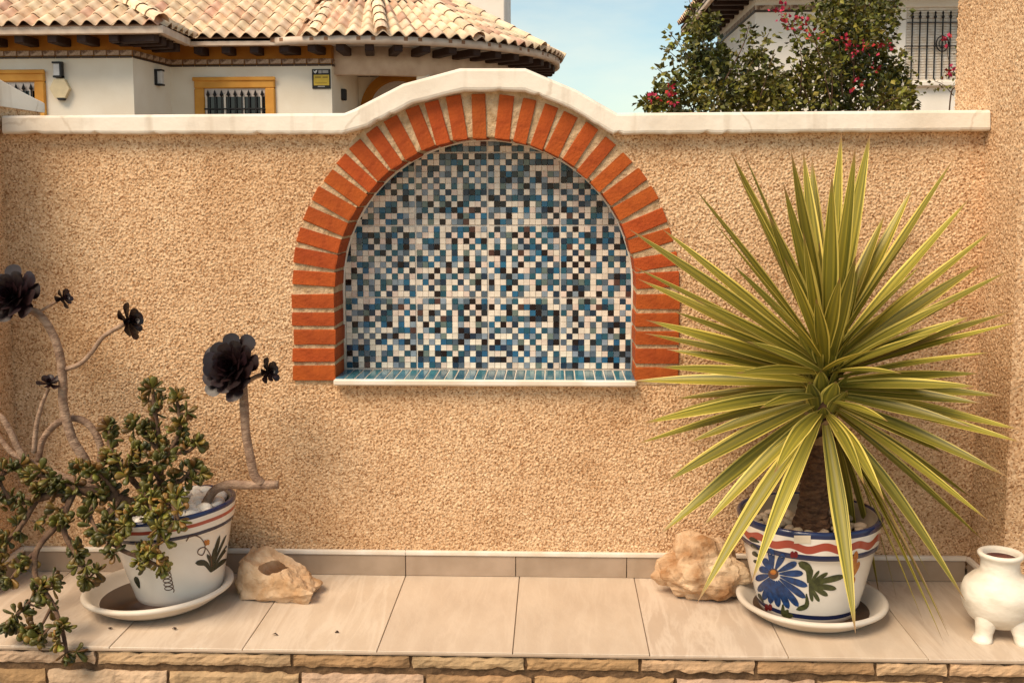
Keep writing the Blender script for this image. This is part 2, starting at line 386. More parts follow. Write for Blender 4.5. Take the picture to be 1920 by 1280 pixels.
for k, (x, z) in enumerate(cells):
    gi = (round(x/pit_), round(z/pit_)); nb_ = [grid_ci.get((gi[0]-1, gi[1])), grid_ci.get((gi[0], gi[1]-1))]
    nw = sum(1 for q in nb_ if q is not None and q < 2); pw_ = (.58, .36, .10)[nw]
    if random.random() < pw_: ci = 0 if random.random() < .74 else 1
    else:
        for _ in range(6):
            ci = int(rng.choice(len(PAL), p=PW))
            if ci > 1 and ci not in nb_: break
        ci = max(ci, 2)
    grid_ci[gi] = ci
    y = NY-.0015+random.uniform(-.0006, .0006)
    M = Matrix.Translation((x+random.uniform(-.0004, .0004), y, z)) @ Matrix.Rotation(random.uniform(-.02, .02), 4, 'X') @ Matrix.Rotation(random.uniform(-.02, .02), 4, 'Z')
    if k < 300: inst('mosaic_tile', tile_me[ci], M, pan)
    else:
        o = len(bV); me = tile_me[ci]
        bV += [M @ v.co for v in me.vertices]; bF += [tuple(i+o for i in p.vertices) for p in me.polygons]; bM += [ci]*len(me.polygons)
rest = obj('mosaic_tiles', bV, bF, None, pan, mats=pm, mi=bM); rest['kind'] = 'stuff'
# white bead round the niche, sill
bead = [Vector((XC-RI-.001, NY-.008, ZB+.01))]+[Vector((XC+(RI+.001)*math.cos(math.radians(180-4*k)), NY-.008, ZC+(RI+.001)*math.sin(math.radians(180-4*k)))) for k in range(46)]+[Vector((XC+RI+.001, NY-.008, ZB+.01))]
tube('niche_bead', bead, .0065, .0065, M_trim, wall, 6)
sill = box('sill', XC-RI-.004, XC+RI+.004, -.048, .188, .803, .8295, M_trim, wall, .006)
sw = (2*RI)/30
sme = bmesh_box(sw-.0055, .212, .005, .0012); sme.name = 'sill_tile'; sme.materials.append(M_silltile)
for k in range(30): inst('sill_tile', sme, Matrix.Translation((XC-RI+(k+.5)*sw, .067, .8305+random.uniform(-.0004, .0004))), sill)

# ------------------------------------------------------------------ side walls
pil = thing('side_pillar', 'tall sandy rough rendered pillar at the right end of the wall', 'pillar', (2.6, 0, 0))
PZ = 3.0
rough_sheet('rough_render', (XR, .335, -.02), (0, -1, 0), (0, 0, 1), (-1, 0, 0), .665, PZ, .0045, .0042, pil, 21)
rough_sheet('rough_render', (XR-.004, -.33, -.02), (1, 0, 0), (0, 0, 1), (0, -1, 0), 2.0, PZ, .0062, .0042, pil, 23)
box('pillar_core', XR+.006, XR+2.0, -.322, .335, -.46, PZ, M_mortar, pil, .01)
lw = thing('side_wall', 'rough rendered side wall with a rising white coping at the left edge', 'wall', (-1.8, -.4, 0))
rough_sheet('rough_render', (XL-1.6, -.33, -.46), (1, 0, 0), (0, 0, 1), (0, -1, 0), 1.604, 2.40, .0062, .0042, lw, 27)
rough_sheet('rough_render', (XL, -.33, -.02), (0, 1, 0), (0, 0, 1), (1, 0, 0), .66, 1.96, .0045, .0042, lw, 25)
box('wall_core', XL-1.6, XL-.006, -.322, .33, -.46, 1.93, M_mortar, lw, .01)
e0 = atY(69, 205, .335); 
zb = 1.9365
V = []
for y, zt in ((.345, zb+.045), (.2, zb+.068), (.05, zb+.095), (-.1, zb+.125), (-.25, zb+.15), (-.35, zb+.165)):
    V += [(XL-1.6, y, zb), (XL+.012, y, zb), (XL+.014, y, zb+.02), (XL+.014, y, zt-.006), (XL+.006, y, zt), (XL-1.6, y, zt)]
Fc = [(i*6+k, i*6+(k+1) % 6, (i+1)*6+(k+1) % 6, (i+1)*6+k) for i in range(5) for k in range(6)]+[tuple(range(6)), tuple(range(35, 29, -1))]
obj('coping', V, Fc, M_coping, lw)

# ------------------------------------------------------------------ ledge
ledge = thing('tiled_ledge', 'raised ledge of beige stone tiles with rough stone front below the wall', 'ledge', (.34, -.4, -.46))
LD = .742
box('ledge_core', XL-.02, 3.4, -LD+.03, .02, -.46, -.0085, M_slate_core, ledge, 0)
def floor_tile_mat(name, vein, off):
    m = mat(name, (.60, .485, .37), (.475, .37, .275), rough=.5, scale=5, detail=9, bump=.12, bscale=50, stretch=(1, .6, 1), objrand=.05, pos=(.25, .75))
    nt = m.node_tree; N = nt.nodes; L = nt.links; b = N['Principled BSDF']
    old = b.inputs['Base Color'].links[0].from_socket
    t = N.new('ShaderNodeTexCoord'); mp_ = N.new('ShaderNodeMapping'); mp_.inputs['Rotation'].default_value = (0, 0, off); mp_.inputs['Location'].default_value = (off*3, off, 0); mp_.inputs['Scale'].default_value = (5, .8, 1); L.new(t.outputs['Object'], mp_.inputs[0])
    w = N.new('ShaderNodeTexNoise'); w.inputs['Scale'].default_value = 2.2; w.inputs['Detail'].default_value = 9; w.inputs['Distortion'].default_value = .5; w.inputs['Roughness'].default_value = .62; L.new(mp_.outputs[0], w.inputs[0])
    r = N.new('ShaderNodeValToRGB'); e = r.color_ramp.elements; e[0].position = .44; e[0].color = (0, 0, 0, 1); e[1].position = .60; e[1].color = (0, 0, 0, 1); q = e.new(.52); q.color = (vein, vein, vein, 1); L.new(w.outputs[0], r.inputs[0])
    x = N.new('ShaderNodeMix'); x.data_type = 'RGBA'; x.inputs[7].default_value = (.80, .70, .58, 1); L.new(r.outputs[0], x.inputs[0]); L.new(old, x.inputs[6]); L.new(x.outputs[2], b.inputs['Base Color'])
    return m
FT = [floor_tile_mat('ledge_tile_a', .28, .75), floor_tile_mat('ledge_tile_b', .12, 1.5), floor_tile_mat('ledge_tile_c', .34, .5)]
pick = [0, 2, 0, 0, 1, 1, 2, 1, 0, 2, 1]
for i, k in enumerate(range(-4, 7)):
    x0, x1 = max(k*.473, XL+.004)+.0016, (k+1)*.473-.0016
    if x1 < XL+.05: continue
    me = bmesh_box(x1-x0, LD-.006, .012, .0015); me.name = 'ledge_tile'; me.materials.append(FT[pick[i]])
    inst('ledge_tile', me, Matrix.Translation(((x0+x1)/2, -(LD+.006)/2, -.006+random.uniform(-.0006, .0006))), ledge)
M_skirt = mat('skirting_tile', (.40, .30, .22), (.32, .235, .165), rough=.5, scale=9, detail=8, objrand=.06)
box('nosing_strip', XL, 3.4, -LD-.002, -LD+.008, -.014, -.0065, M_skirt, ledge, .001)
def skirt(p, q, nrm):
    p, q = Vector(p), Vector(q); L_ = (q-p).length; d = (q-p)/L_; n = max(1, round(L_/.473)); th = .012
    for k in range(n):
        me = bmesh_box(L_/n-.003, th, .086, .0015); me.name = 'skirting_tile'; me.materials.append(M_skirt)
        R = Matrix.Rotation(math.atan2(d.y, d.x), 4, 'Z')
        inst('skirting_tile', me, Matrix.Translation(p+d*(k+.5)*L_/n+Vector(nrm)*th/2+Vector((0, 0, .044))) @ R, ledge)
    me = bmesh_box(L_+.012, th+.008, .019, .005, 2); me.name = 'skirting_trim'; me.materials.append(M_trim)
    inst('skirting_trim', me, Matrix.Translation((p+q)/2+Vector(nrm)*(th/2+.002)+Vector((0, 0, .0975))) @ Matrix.Rotation(math.atan2(d.y, d.x), 4, 'Z'), ledge)
skirt((-1.61, -.004, 0), (0, -.004, 0), (0, -1, 0)); skirt((.0, -.004, 0), (2.288, -.004, 0), (0, -1, 0))
skirt((XR-.006, -.02, 0), (XR-.006, -.33, 0), (-1, 0, 0)); skirt((XL+.006, -.33, 0), (XL+.006, -.02, 0), (1, 0, 0))
# stone front
M_stone = [mat('facing_stone_%d' % i, c, tuple(x*.6 for x in c), rough=.95, scale=9, detail=9, bump=.8, bscale=45, objrand=.12, pos=(.3, .6)) for i, c in enumerate(((.52, .345, .195), (.56, .39, .26), (.42, .25, .125)))]
M_joint = mat('stone_joint', (.17, .10, .05), (.08, .045, .022), rough=1, scale=30, bump=1, bscale=60)
box('joint_bed', XL, 3.4, -LD+.012, -LD+.035, -.46, -.012, M_joint, ledge, 0)
def stone(x0, x1, z0, z1):
    nx, nz = max(4, int((x1-x0)/.018)), 4; sd = random.random()*50
    V, Fc = [], []
    for j in range(nz+1):
        for i in range(nx+1):
            u, v = i/nx, j/nz
            ex = min(u, 1-u)*(x1-x0); ez = min(v, 1-v)*(z1-z0)
            x = x0+(x1-x0)*u; z = z0+(z1-z0)*v
            if j in (0, nz): z += mnoise.noise((x*22+sd, j, 1))*.011+mnoise.noise((x*70+sd, j, 4))*.004
            if i in (0, nx): x += mnoise.noise((z*40+sd, i, 2))*.006
            y = -LD+.004-mnoise.noise((x*14+sd, z*24, 5))*.008-mnoise.noise((x*55+sd, z*60, 8))*.004-.004*min(1, min(ex, ez)/.008)
            V.append((x, y, z))
    m_ = len(V)
    V += [(p[0], -LD+.02, p[2]) for p in V]
    for j in range(nz):
        for i in range(nx):
            a = j*(nx+1)+i; Fc.append((a, a+1, a+nx+2, a+nx+1))
    rim = [i for i in range(nx+1)]+[j*(nx+1)+nx for j in range(1, nz+1)]+[nz*(nx+1)+i for i in range(nx-1, -1, -1)]+[j*(nx+1) for j in range(nz-1, 0, -1)]
    for a, b in zip(rim, rim[1:]+rim[:1]): Fc.append((b, a, a+m_, b+m_))
    obj('facing_stone', V, Fc, random.choice(M_stone), ledge)
zt = -.020
first = [atY(x, 1240, -LD).x for x in (180, 547, 770, 985, 1200, 1418, 1642, 1780)]
row = 0
while zt > -.44:
    h = (.041, .052, .07, .06, .085, .07)[row % 6]; zb_ = max(zt-h, -.455)
    xs = [XL]+(first if row == 0 else [])
    while xs[-1] < 3.3: xs.append(xs[-1]+random.uniform(.30, .5))
    for a, b in zip(xs, xs[1:]): stone(a+.006, b-.006, zb_, zt)
    zt = zb_-.016-(.012 if row == 0 else random.uniform(0, .006)); row += 1

# ------------------------------------------------------------------ pots
def pot_mat(name, bands, wavy):
    m = mat(name, (.79, .735, .66), (.72, .66, .58), rough=.22, scale=6, coat=.3)
    nt = m.node_tree; N = nt.nodes; L = nt.links; b = N['Principled BSDF']; col = b.inputs['Base Color'].links[0].from_socket
    t = N.new('ShaderNodeTexCoord'); sx = N.new('ShaderNodeSeparateXYZ'); L.new(t.outputs['Object'], sx.inputs[0])
    at = N.new('ShaderNodeMath'); at.operation = 'ARCTAN2'; L.new(sx.outputs[1], at.inputs[0]); L.new(sx.outputs[0], at.inputs[1])
    rad = N.new('ShaderNodeVectorMath'); rad.operation = 'LENGTH'; L.new(t.outputs['Object'], rad.inputs[0])
    wob = N.new('ShaderNodeTexNoise'); wob.inputs['Scale'].default_value = 7; L.new(t.outputs['Object'], wob.inputs[0])
    wz = N.new('ShaderNodeMath'); wz.operation = 'MULTIPLY_ADD'; wz.inputs[1].default_value = .006; L.new(wob.outputs[0], wz.inputs[0]); L.new(sx.outputs[2], wz.inputs[2])
    for (z0, z1, c, wave) in bands:
        zz = wz.outputs[0]
        if wave:
            k = N.new('ShaderNodeMath'); k.operation = 'MULTIPLY'; k.inputs[1].default_value = 13; L.new(at.outputs[0], k.inputs[0])
            s_ = N.new('ShaderNodeMath'); s_.operation = 'SINE'; L.new(k.outputs[0], s_.inputs[0])
            a_ = N.new('ShaderNodeMath'); a_.operation = 'MULTIPLY_ADD'; a_.inputs[1].default_value = wave; L.new(s_.outputs[0], a_.inputs[0]); L.new(zz, a_.inputs[2]); zz = a_.outputs[0]
        c1 = N.new('ShaderNodeMapRange'); c1.inputs[1].default_value = z0+.003-.0008; c1.inputs[2].default_value = z0+.003+.0008; L.new(zz, c1.inputs[0])
        c2 = N.new('ShaderNodeMapRange'); c2.inputs[1].default_value = z1+.003+.0008; c2.inputs[2].default_value = z1+.003-.0008; L.new(zz, c2.inputs[0])
        mu = N.new('ShaderNodeMath'); mu.operation = 'MULTIPLY'; L.new(c1.outputs[0], mu.inputs[0]); L.new(c2.outputs[0], mu.inputs[1])
        x = N.new('ShaderNodeMix'); x.data_type = 'RGBA'; x.inputs[7].default_value = (*c, 1); L.new(mu.outputs[0], x.inputs[0]); L.new(col, x.inputs[6]); col = x.outputs[2]
    L.new(col, b.inputs['Base Color']); return m
M_potin = mat('pot_inside', (.42, .34, .25), (.26, .19, .13), rough=.5, scale=9)
NAVY = (.012, .022, .075); RED = (.36, .065, .04)
PR = [(.168, 0), (.176, .004), (.186, .03), (.205, .10), (.222, .17), (.238, .24), (.244, .262), (.252, .268), (.255, .285), (.262, .345), (.266, .364), (.264, .372), (.256, .375), (.246, .370), (.243, .35), (.236, .30), (.22, .285), (0, .285)]
PL = [(.150, 0), (.158, .004), (.167, .03), (.184, .10), (.203, .18), (.222, .255), (.228, .272), (.235, .278), (.238, .29), (.246, .335), (.250, .352), (.248, .360), (.240, .363), (.231, .358), (.228, .34), (.222, .30), (.21, .29), (0, .29)]
M_potR = pot_mat('right_pot_glaze', [(.350, .3755, NAVY, 0), (.300, .330, RED, .0075), (.268, .289, NAVY, 0), (.026, .044, NAVY, 0)], True)
M_potL = pot_mat('left_pot_glaze', [(.346, .364, NAVY, 0), (.313, .327, RED, 0), (.276, .291, (.010, .014, .045), 0)], False)
M_blue = mat('blue_paint', (.012, .055, .19), (.007, .025, .085), rough=.22, scale=60, stretch=(1, 1, 1))
M_green = mat('green_paint', (.075, .085, .028), (.035, .042, .016), rough=.22, scale=60)
M_dkgreen = mat('dark_green_paint', (.022, .028, .016), rough=.22, scale=60)
M_dkred = mat('dark_red_paint', (.16, .012, .016), rough=.22, scale=60)
M_opaint = mat('orange_paint', (.50, .20, .03), (.36, .10, .02), rough=.22, scale=60)
M_brpaint = mat('brown_paint', (.10, .05, .03), rough=.22, scale=60)
M_soil = mat('potting_soil', (.055, .028, .016), (.03, .015, .01), rough=.95, scale=40, bump=1)
M_saucer = mat('saucer_plastic', (.70, .63, .54), (.60, .52, .42), rough=.5, scale=5)
M_stain = mat('muddy_residue', (.10, .045, .018), (.03, .014, .008), rough=.35, scale=6, detail=7)

pots = {}
def make_pot(key, label, loc, tilt, prof, m):
    o = tag(lathe('flower_pot', prof, m, None, 72), label, 'flower pot')
    Mw = Matrix.Translation(loc) @ Matrix.Rotation(tilt, 4, 'Y'); o.matrix_world = Mw
    o.data.materials.append(M_potin)
    for p in o.data.polygons:
        c_ = p.center
        if c_.z > .287 and (p.normal.x*c_.x+p.normal.y*c_.y) < -.02*math.hypot(c_.x, c_.y) and math.hypot(c_.x, c_.y) < max(q[0] for q in prof)-.019: p.material_index = 1
    outer = []
    for r, z in prof:
        outer.append((r, z))
        if r == max(p[0] for p in prof): break
    pots[key] = (o, Mw, Mw.inverted(), np.array([p[1] for p in outer]), np.array([p[0] for p in outer]), prof)
    soil = lathe('soil', [(0, .302), (.10, .306), (.2, .300), (.215, .292)], M_soil, None, 24); soil.parent = o
    return o
def onpot(key, x, y, off=.0013):
    o, Mw, Mi, zs, rs, prof = pots[key]
    c = Mi @ Vector(CAM); d = (Mi.to_3x3() @ Vector(ray(x, y))).normalized()
    L0 = (Vector((0, 0, .2))-c).length; t = L0-.4; pv = None
    while t < L0+.4:
        p = c+d*t
        s_ = math.hypot(p.x, p.y)-np.interp(p.z, zs, rs)
        if s_ < 0: break
        t += .004
    lo, hi = t-.004, t
    for _ in range(14):
        md = (lo+hi)/2; p = c+d*md
        if math.hypot(p.x, p.y)-np.interp(p.z, zs, rs) < 0: hi = md
        else: lo = md
    p = c+d*hi; nr = Vector((p.x, p.y, -.06*0)).normalized()
    return p+nr*off
def stroke(key, name, pts, w, m, off=.0013, prof=None, n=5):
    """brush stroke painted on the glaze: pixel polyline with a width profile"""
    P = catmull([(a, b, 0) for a, b in pts], n) if len(pts) > 2 else [Vector((pts[0][0], pts[0][1], 0)).lerp(Vector((pts[1][0], pts[1][1], 0)), i/16) for i in range(17)]
    V, Fc = [], []
    for i, p in enumerate(P):
        d = (P[min(i+1, len(P)-1)]-P[max(i-1, 0)]).normalized(); q = Vector((-d.y, d.x, 0)); t = i/(len(P)-1)
        k = (prof or (lambda t: (.22+.78*math.sin(math.pi/2*t/.70)) if t < .70 else math.sqrt(max(0.01, 1-((t-.70)/.30)**2))))(t)
        for s_ in (-.5, 0, .5): V.append(onpot(key, *(p+q*w*k*s_)[:2], off))
    for i in range(len(P)-1):
        for k in range(2): Fc.append((i*3+k, i*3+k+1, i*3+k+4, i*3+k+3))
    o = obj(name, V, Fc, m); o.parent = pots[key][0]; return o
even = lambda t: 1.0
saucer_prof = [(0, 0), (.19, 0), (.205, .004), (.235, .022), (.258, .043), (.268, .046), (.276, .050), (.279, .058), (.275, .065), (.266, .067), (.257, .063), (.245, .052), (.222, .026), (.20, .012), (0, .012)]
def make_saucer(label, loc, tilt, sc, stain_r):
    o = tag(lathe('plant_saucer', [(r*sc, z) for r, z in saucer_prof], M_saucer, None, 72), label, 'saucer')
    o.matrix_world = Matrix.Translation(loc) @ Matrix.Rotation(tilt, 4, 'Y')
    s_ = lathe('mud_stain', [(0, .0150), (stain_r*.8, .0152), (stain_r, .0148), (stain_r*1.06, .0215)], M_stain, None, 40, wob=.05); s_.parent = o
    return o
RP = Vector((1.575, -.335, .013)); LP = Vector((-.846, -.300, .026))
make_saucer('round white saucer under the yucca pot', (1.588, -.345, 0), 0, 1.0, .205)
make_saucer('round white saucer with brown mud inside under the jade plant pot', (-.917, -.335, .0105), -math.radians(2.2), 1.02, .215)
potR = make_pot('R', 'white ceramic pot painted with a big blue flower and wavy red band', RP, 0, PR, M_potR)
potL = make_pot('L', 'leaning white ceramic pot painted with small green leaves and straight bands', LP, -math.radians(5.0), PL, M_potL)
# painted motifs, right pot
fc = (1450, 1075)
for tp in [(1445, 1027), (1470, 1037), (1494, 1054), (1506, 1074), (1514, 1098), (1510, 1120), (1497, 1136), (1479, 1140), (1460, 1137), (1445, 1131), (1432, 1124), (1422, 1108), (1417, 1085), (1424, 1064), (1432, 1046)]:
    s0 = (fc[0]+(tp[0]-fc[0])*.2, fc[1]+(tp[1]-fc[1])*.2); stroke('R', 'painted_petal', [s0, tp], 12.5, M_blue)
stroke('R', 'painted_flower_centre', [(1441, 1075), (1460, 1075)], 20, M_brpaint, .0018, lambda t: math.sqrt(max(0.02, 1-(2*t-1)**2)))
stroke('R', 'painted_flower_centre', [(1445, 1072), (1456, 1072)], 9, M_opaint, .0022, lambda t: math.sqrt(max(0.02, 1-(2*t-1)**2)))
for tp, w in [((1523, 1066), 6), ((1536, 1069), 6), ((1552, 1073), 8), ((1583, 1079), 12), ((1568, 1103), 11), ((1552, 1116), 10), ((1536, 1127), 8), ((1523, 1127), 7)]:
    stroke('R', 'painted_leaf', [(1517, 1095), tp], w, M_green)
stroke('R', 'painted_leaf', [(1515, 1092), (1516, 1066), (1497, 1054)], 15, M_green)
stroke('R', 'painted_leaf', [(1512, 1112), (1512, 1134), (1493, 1142)], 10, M_green)
stroke('R', 'painted_leaf', [(1468, 1132), (1470, 1150), (1488, 1154)], 11, M_green)
stroke('R', 'painted_leaf', [(1478, 1142), (1474, 1148)], 8, M_green)
for a, b, w in [((1424, 1016), (1405, 1008), 8), ((1422, 1030), (1408, 1020), 7), ((1424, 1044), (1411, 1034), 8), ((1426, 1056), (1413, 1050), 6), ((1432, 1128), (1422, 1112), 6)]: stroke('R', 'painted_leaf', [a, b], w, M_dkgreen)
for cx, cy in ((1489, 1039), (1441, 1138)):
    for dx, dy in ((5, -4), (-5, -4), (5, 4), (-5, 4)): stroke('R', 'painted_bud', [(cx, cy), (cx+dx*1.2, cy+dy*1.2)], 7.5, M_dkred)
for a, b, w in [((1598, 1075), (1606, 1032), 9), ((1596, 1085), (1611, 1052), 8), ((1593, 1105), (1601, 1080), 8), ((1590, 1120), (1594, 1098), 7)]: stroke('R', 'painted_petal', [a, b], w, M_opaint)
stroke('R', 'paper_sticker', [(1489, 1010.5), (1520, 1010.5)], 15, mat('sticker_paper', (.70, .60, .46), rough=.6), .002, even)
# painted motifs, left pot
for tp, w in [((366, 1055), 11), ((388, 1038), 7), ((402, 1026), 5), ((412, 1003), 7), ((424, 1002), 4.5), ((434, 1012), 6), ((424, 1047), 8)]:
    q = (395, 1072); md = ((q[0]+tp[0])/2+(4 if tp[0] < 395 else -1), (q[1]+tp[1])/2-(8 if tp[0] < 380 else 0)); stroke('L', 'painted_leaf', [q, md, tp], w, M_dkgreen)
thin = 2.0
stroke('L', 'painted_tendril', [(349, 1014), (356, 1005), (368, 1004), (378, 1010), (385, 1022)], thin, M_brpaint, prof=even)
stroke('L', 'painted_tendril', [(397, 1062), (394, 1040), (384, 1026), (373, 1029), (371, 1037), (379, 1040), (384, 1031), (384, 1022)], thin, M_brpaint, prof=even)
for dx, dy in ((5, -4), (-4, -3), (5, 4), (-3, 6)): stroke('L', 'painted_bud', [(387, 1016), (387+dx, 1016+dy)], 6, M_opaint)
coil = []
for k in range(52):
    a = k/10*2*math.pi; coil.append((311+k*.14+8.5*math.cos(a), 1070+k*.72+5*math.sin(a)))
stroke('L', 'painted_tendril', coil, 1.6, M_brpaint, prof=even, n=2)
stroke('L', 'painted_leaf', [(262, 1102), (254, 1080)], 9, M_dkgreen)

# pebbles
M_peb = mat('white_pebble', (.80, .77, .72), (.66, .61, .54), rough=.6, scale=14, objrand=.08, bump=.3)
M_pebT = mat('cream_pebble', (.60, .48, .35), (.46, .35, .24), rough=.65, scale=14, objrand=.15, bump=.3)
peb_me = {}
for nm, mm in (('w', M_peb), ('t', M_pebT)):
    for k in range(4):
        bm = bmesh.new(); bmesh.ops.create_icosphere(bm, subdivisions=2, radius=1)
        for v in bm.verts: v.co *= 1+.28*mnoise.noise(v.co*1.1+Vector((k*9, 3, 0)))+.10*mnoise.noise(v.co*2.7+Vector((k*5, 0, 0)))
        me = bpy.data.meshes.new('pebble'); bm.to_mesh(me); bm.free(); me.materials.append(mm)
        me.polygons.foreach_set('use_smooth', np.ones(len(me.polygons), dtype=bool)); peb_me[nm, k] = me
def pebbles(key, kind, n, rad, sz, z, label, group, hole=None, heap=None):
    Mw = pots[key][1]; c = []
    for _ in range(4000):
        if len(c) >= n: break
        a = random.uniform(0, 6.283); r = rad*math.sqrt(random.random()); x, y = r*math.cos(a), r*math.sin(a); s_ = sz*random.uniform(.7, 1.25)
        if hole and math.hypot(x-hole[0], y-hole[1]) < hole[2]: continue
        if any(math.hypot(x-q[0], y-q[1]) < (s_+q[2])*.80 for q in c): continue
        c.append((x, y, s_))
    for x, y, s_ in c:
        zz = z + (heap(x, y) if heap else 0)
        M = Mw @ Matrix.Translation((x, y, zz)) @ Matrix.Rotation(random.uniform(0, 6.28), 4, 'Z') @ Matrix.Rotation(random.uniform(-.4, .4), 4, 'X') @ Matrix.Diagonal((s_*1.15, s_*.9, s_*.66, 1))
        o = inst('pebble', peb_me[kind, random.randrange(4)], M, None); tag(o, label, 'pebble', group)
pebbles('R', 't', 64, .205, .021, .316, 'cream pebble on the soil around the yucca trunk', 'pebbles in the yucca pot', (0, 0, .075))
pebbles('L', 'w', 70, .205, .026, .338, 'white pebble filling the pot beneath the black rosette plant', 'white pebbles in the jade plant pot', None, lambda x, y: .020*max(0, 1-abs(x-.03)/.2))

# ------------------------------------------------------------------ yucca
M_leafY = bpy.data.materials.new('variegated_leaf'); M_leafY.use_nodes = True
nt = M_leafY.node_tree; N = nt.nodes; L = nt.links; b = N['Principled BSDF']; b.inputs['Roughness'].default_value = .42; b.inputs['Specular IOR Level'].default_value = .4
at = N.new('ShaderNodeAttribute'); at.attribute_name = 'leafuv'; sx = N.new('ShaderNodeSeparateXYZ'); L.new(at.outputs['Vector'], sx.inputs[0])
cmb = N.new('ShaderNodeCombineXYZ'); ml = N.new('ShaderNodeMath'); ml.operation = 'MULTIPLY'; ml.inputs[1].default_value = 9; L.new(sx.outputs[0], ml.inputs[0]); L.new(ml.outputs[0], cmb.inputs[0]); L.new(sx.outputs[1], cmb.inputs[1])
oi = N.new('ShaderNodeObjectInfo'); om = N.new('ShaderNodeMath'); om.operation = 'MULTIPLY'; om.inputs[1].default_value = 40; L.new(oi.outputs['Random'], om.inputs[0]); L.new(om.outputs[0], cmb.inputs[2])
nz = N.new('ShaderNodeTexNoise'); nz.inputs['Scale'].default_value = 1.0; nz.inputs['Detail'].default_value = 4; L.new(cmb.outputs[0], nz.inputs[0])
ab = N.new('ShaderNodeMath'); ab.operation = 'ABSOLUTE'; L.new(sx.outputs[0], ab.inputs[0])
ad = N.new('ShaderNodeMath'); ad.operation = 'MULTIPLY_ADD'; ad.inputs[1].default_value = .9; L.new(nz.outputs[0], ad.inputs[0]); L.new(ab.outputs[0], ad.inputs[2])
su = N.new('ShaderNodeMath'); su.operation = 'SUBTRACT'; su.inputs[1].default_value = .45; L.new(ad.outputs[0], su.inputs[0])
rp = N.new('ShaderNodeValToRGB'); e = rp.color_ramp.elements; e[0].position = .18; e[0].color = (.20, .18, .028, 1); e[1].position = .86; e[1].color = (.70, .56, .13, 1)
q = e.new(.45); q.color = (.34, .28, .036, 1); q = e.new(.64); q.color = (.095, .10, .014, 1); q = e.new(.76); q.color = (.16, .15, .02, 1)
L.new(su.outputs[0], rp.inputs[0])
hs = N.new('ShaderNodeHueSaturation'); mr = N.new('ShaderNodeMapRange'); mr.inputs[3].default_value = .72; mr.inputs[4].default_value = 1.42; L.new(oi.outputs['Random'], mr.inputs[0]); L.new(mr.outputs[0], hs.inputs['Value']); L.new(rp.outputs[0], hs.inputs['Color'])
tr = N.new('ShaderNodeMapRange'); tr.inputs[1].default_value = .0; tr.inputs[2].default_value = .14; tr.inputs[3].default_value = .8; tr.inputs[4].default_value = 0; L.new(sx.outputs[1], tr.inputs[0])
bx_ = N.new('ShaderNodeMix'); bx_.data_type = 'RGBA'; bx_.inputs[7].default_value = (.36, .27, .05, 1); L.new(tr.outputs[0], bx_.inputs[0]); L.new(hs.outputs[0], bx_.inputs[6])
tp_ = N.new('ShaderNodeMapRange'); tp_.inputs[1].default_value = .90; tp_.inputs[2].default_value = .975; L.new(sx.outputs[1], tp_.inputs[0])
bt_ = N.new('ShaderNodeMix'); bt_.data_type = 'RGBA'; bt_.inputs[7].default_value = (.30, .17, .07, 1); L.new(tp_.outputs[0], bt_.inputs[0]); L.new(bx_.outputs[2], bt_.inputs[6]); bx_ = bt_
L.new(bx_.outputs[2], b.inputs['Base Color'])
tl = N.new('ShaderNodeBsdfTranslucent'); L.new(bx_.outputs[2], tl.inputs[0]); mxs = N.new('ShaderNodeMixShader'); mxs.inputs[0].default_value = .18
L.new(b.outputs[0], mxs.inputs[1]); L.new(tl.outputs[0], mxs.inputs[2]); L.new(mxs.outputs[0], N['Material Output'].inputs[0])
M_trunk = mat('yucca_trunk', (.17, .085, .042), (.06, .028, .016), rough=.95, scale=30, bump=1, bscale=60, stretch=(1, 1, 2.2))
M_dead = mat('dry_leaf', (.36, .24, .12), (.22, .13, .06), rough=.8, scale=20)
yucca = thing('yucca_plant', 'spiky yucca with long yellow edged green leaves in the blue flower pot', 'plant', (1.575, -.335, .31))
TB, TTp = Vector((1.585, -.335, .30)), Vector((1.622, -.335, .90))
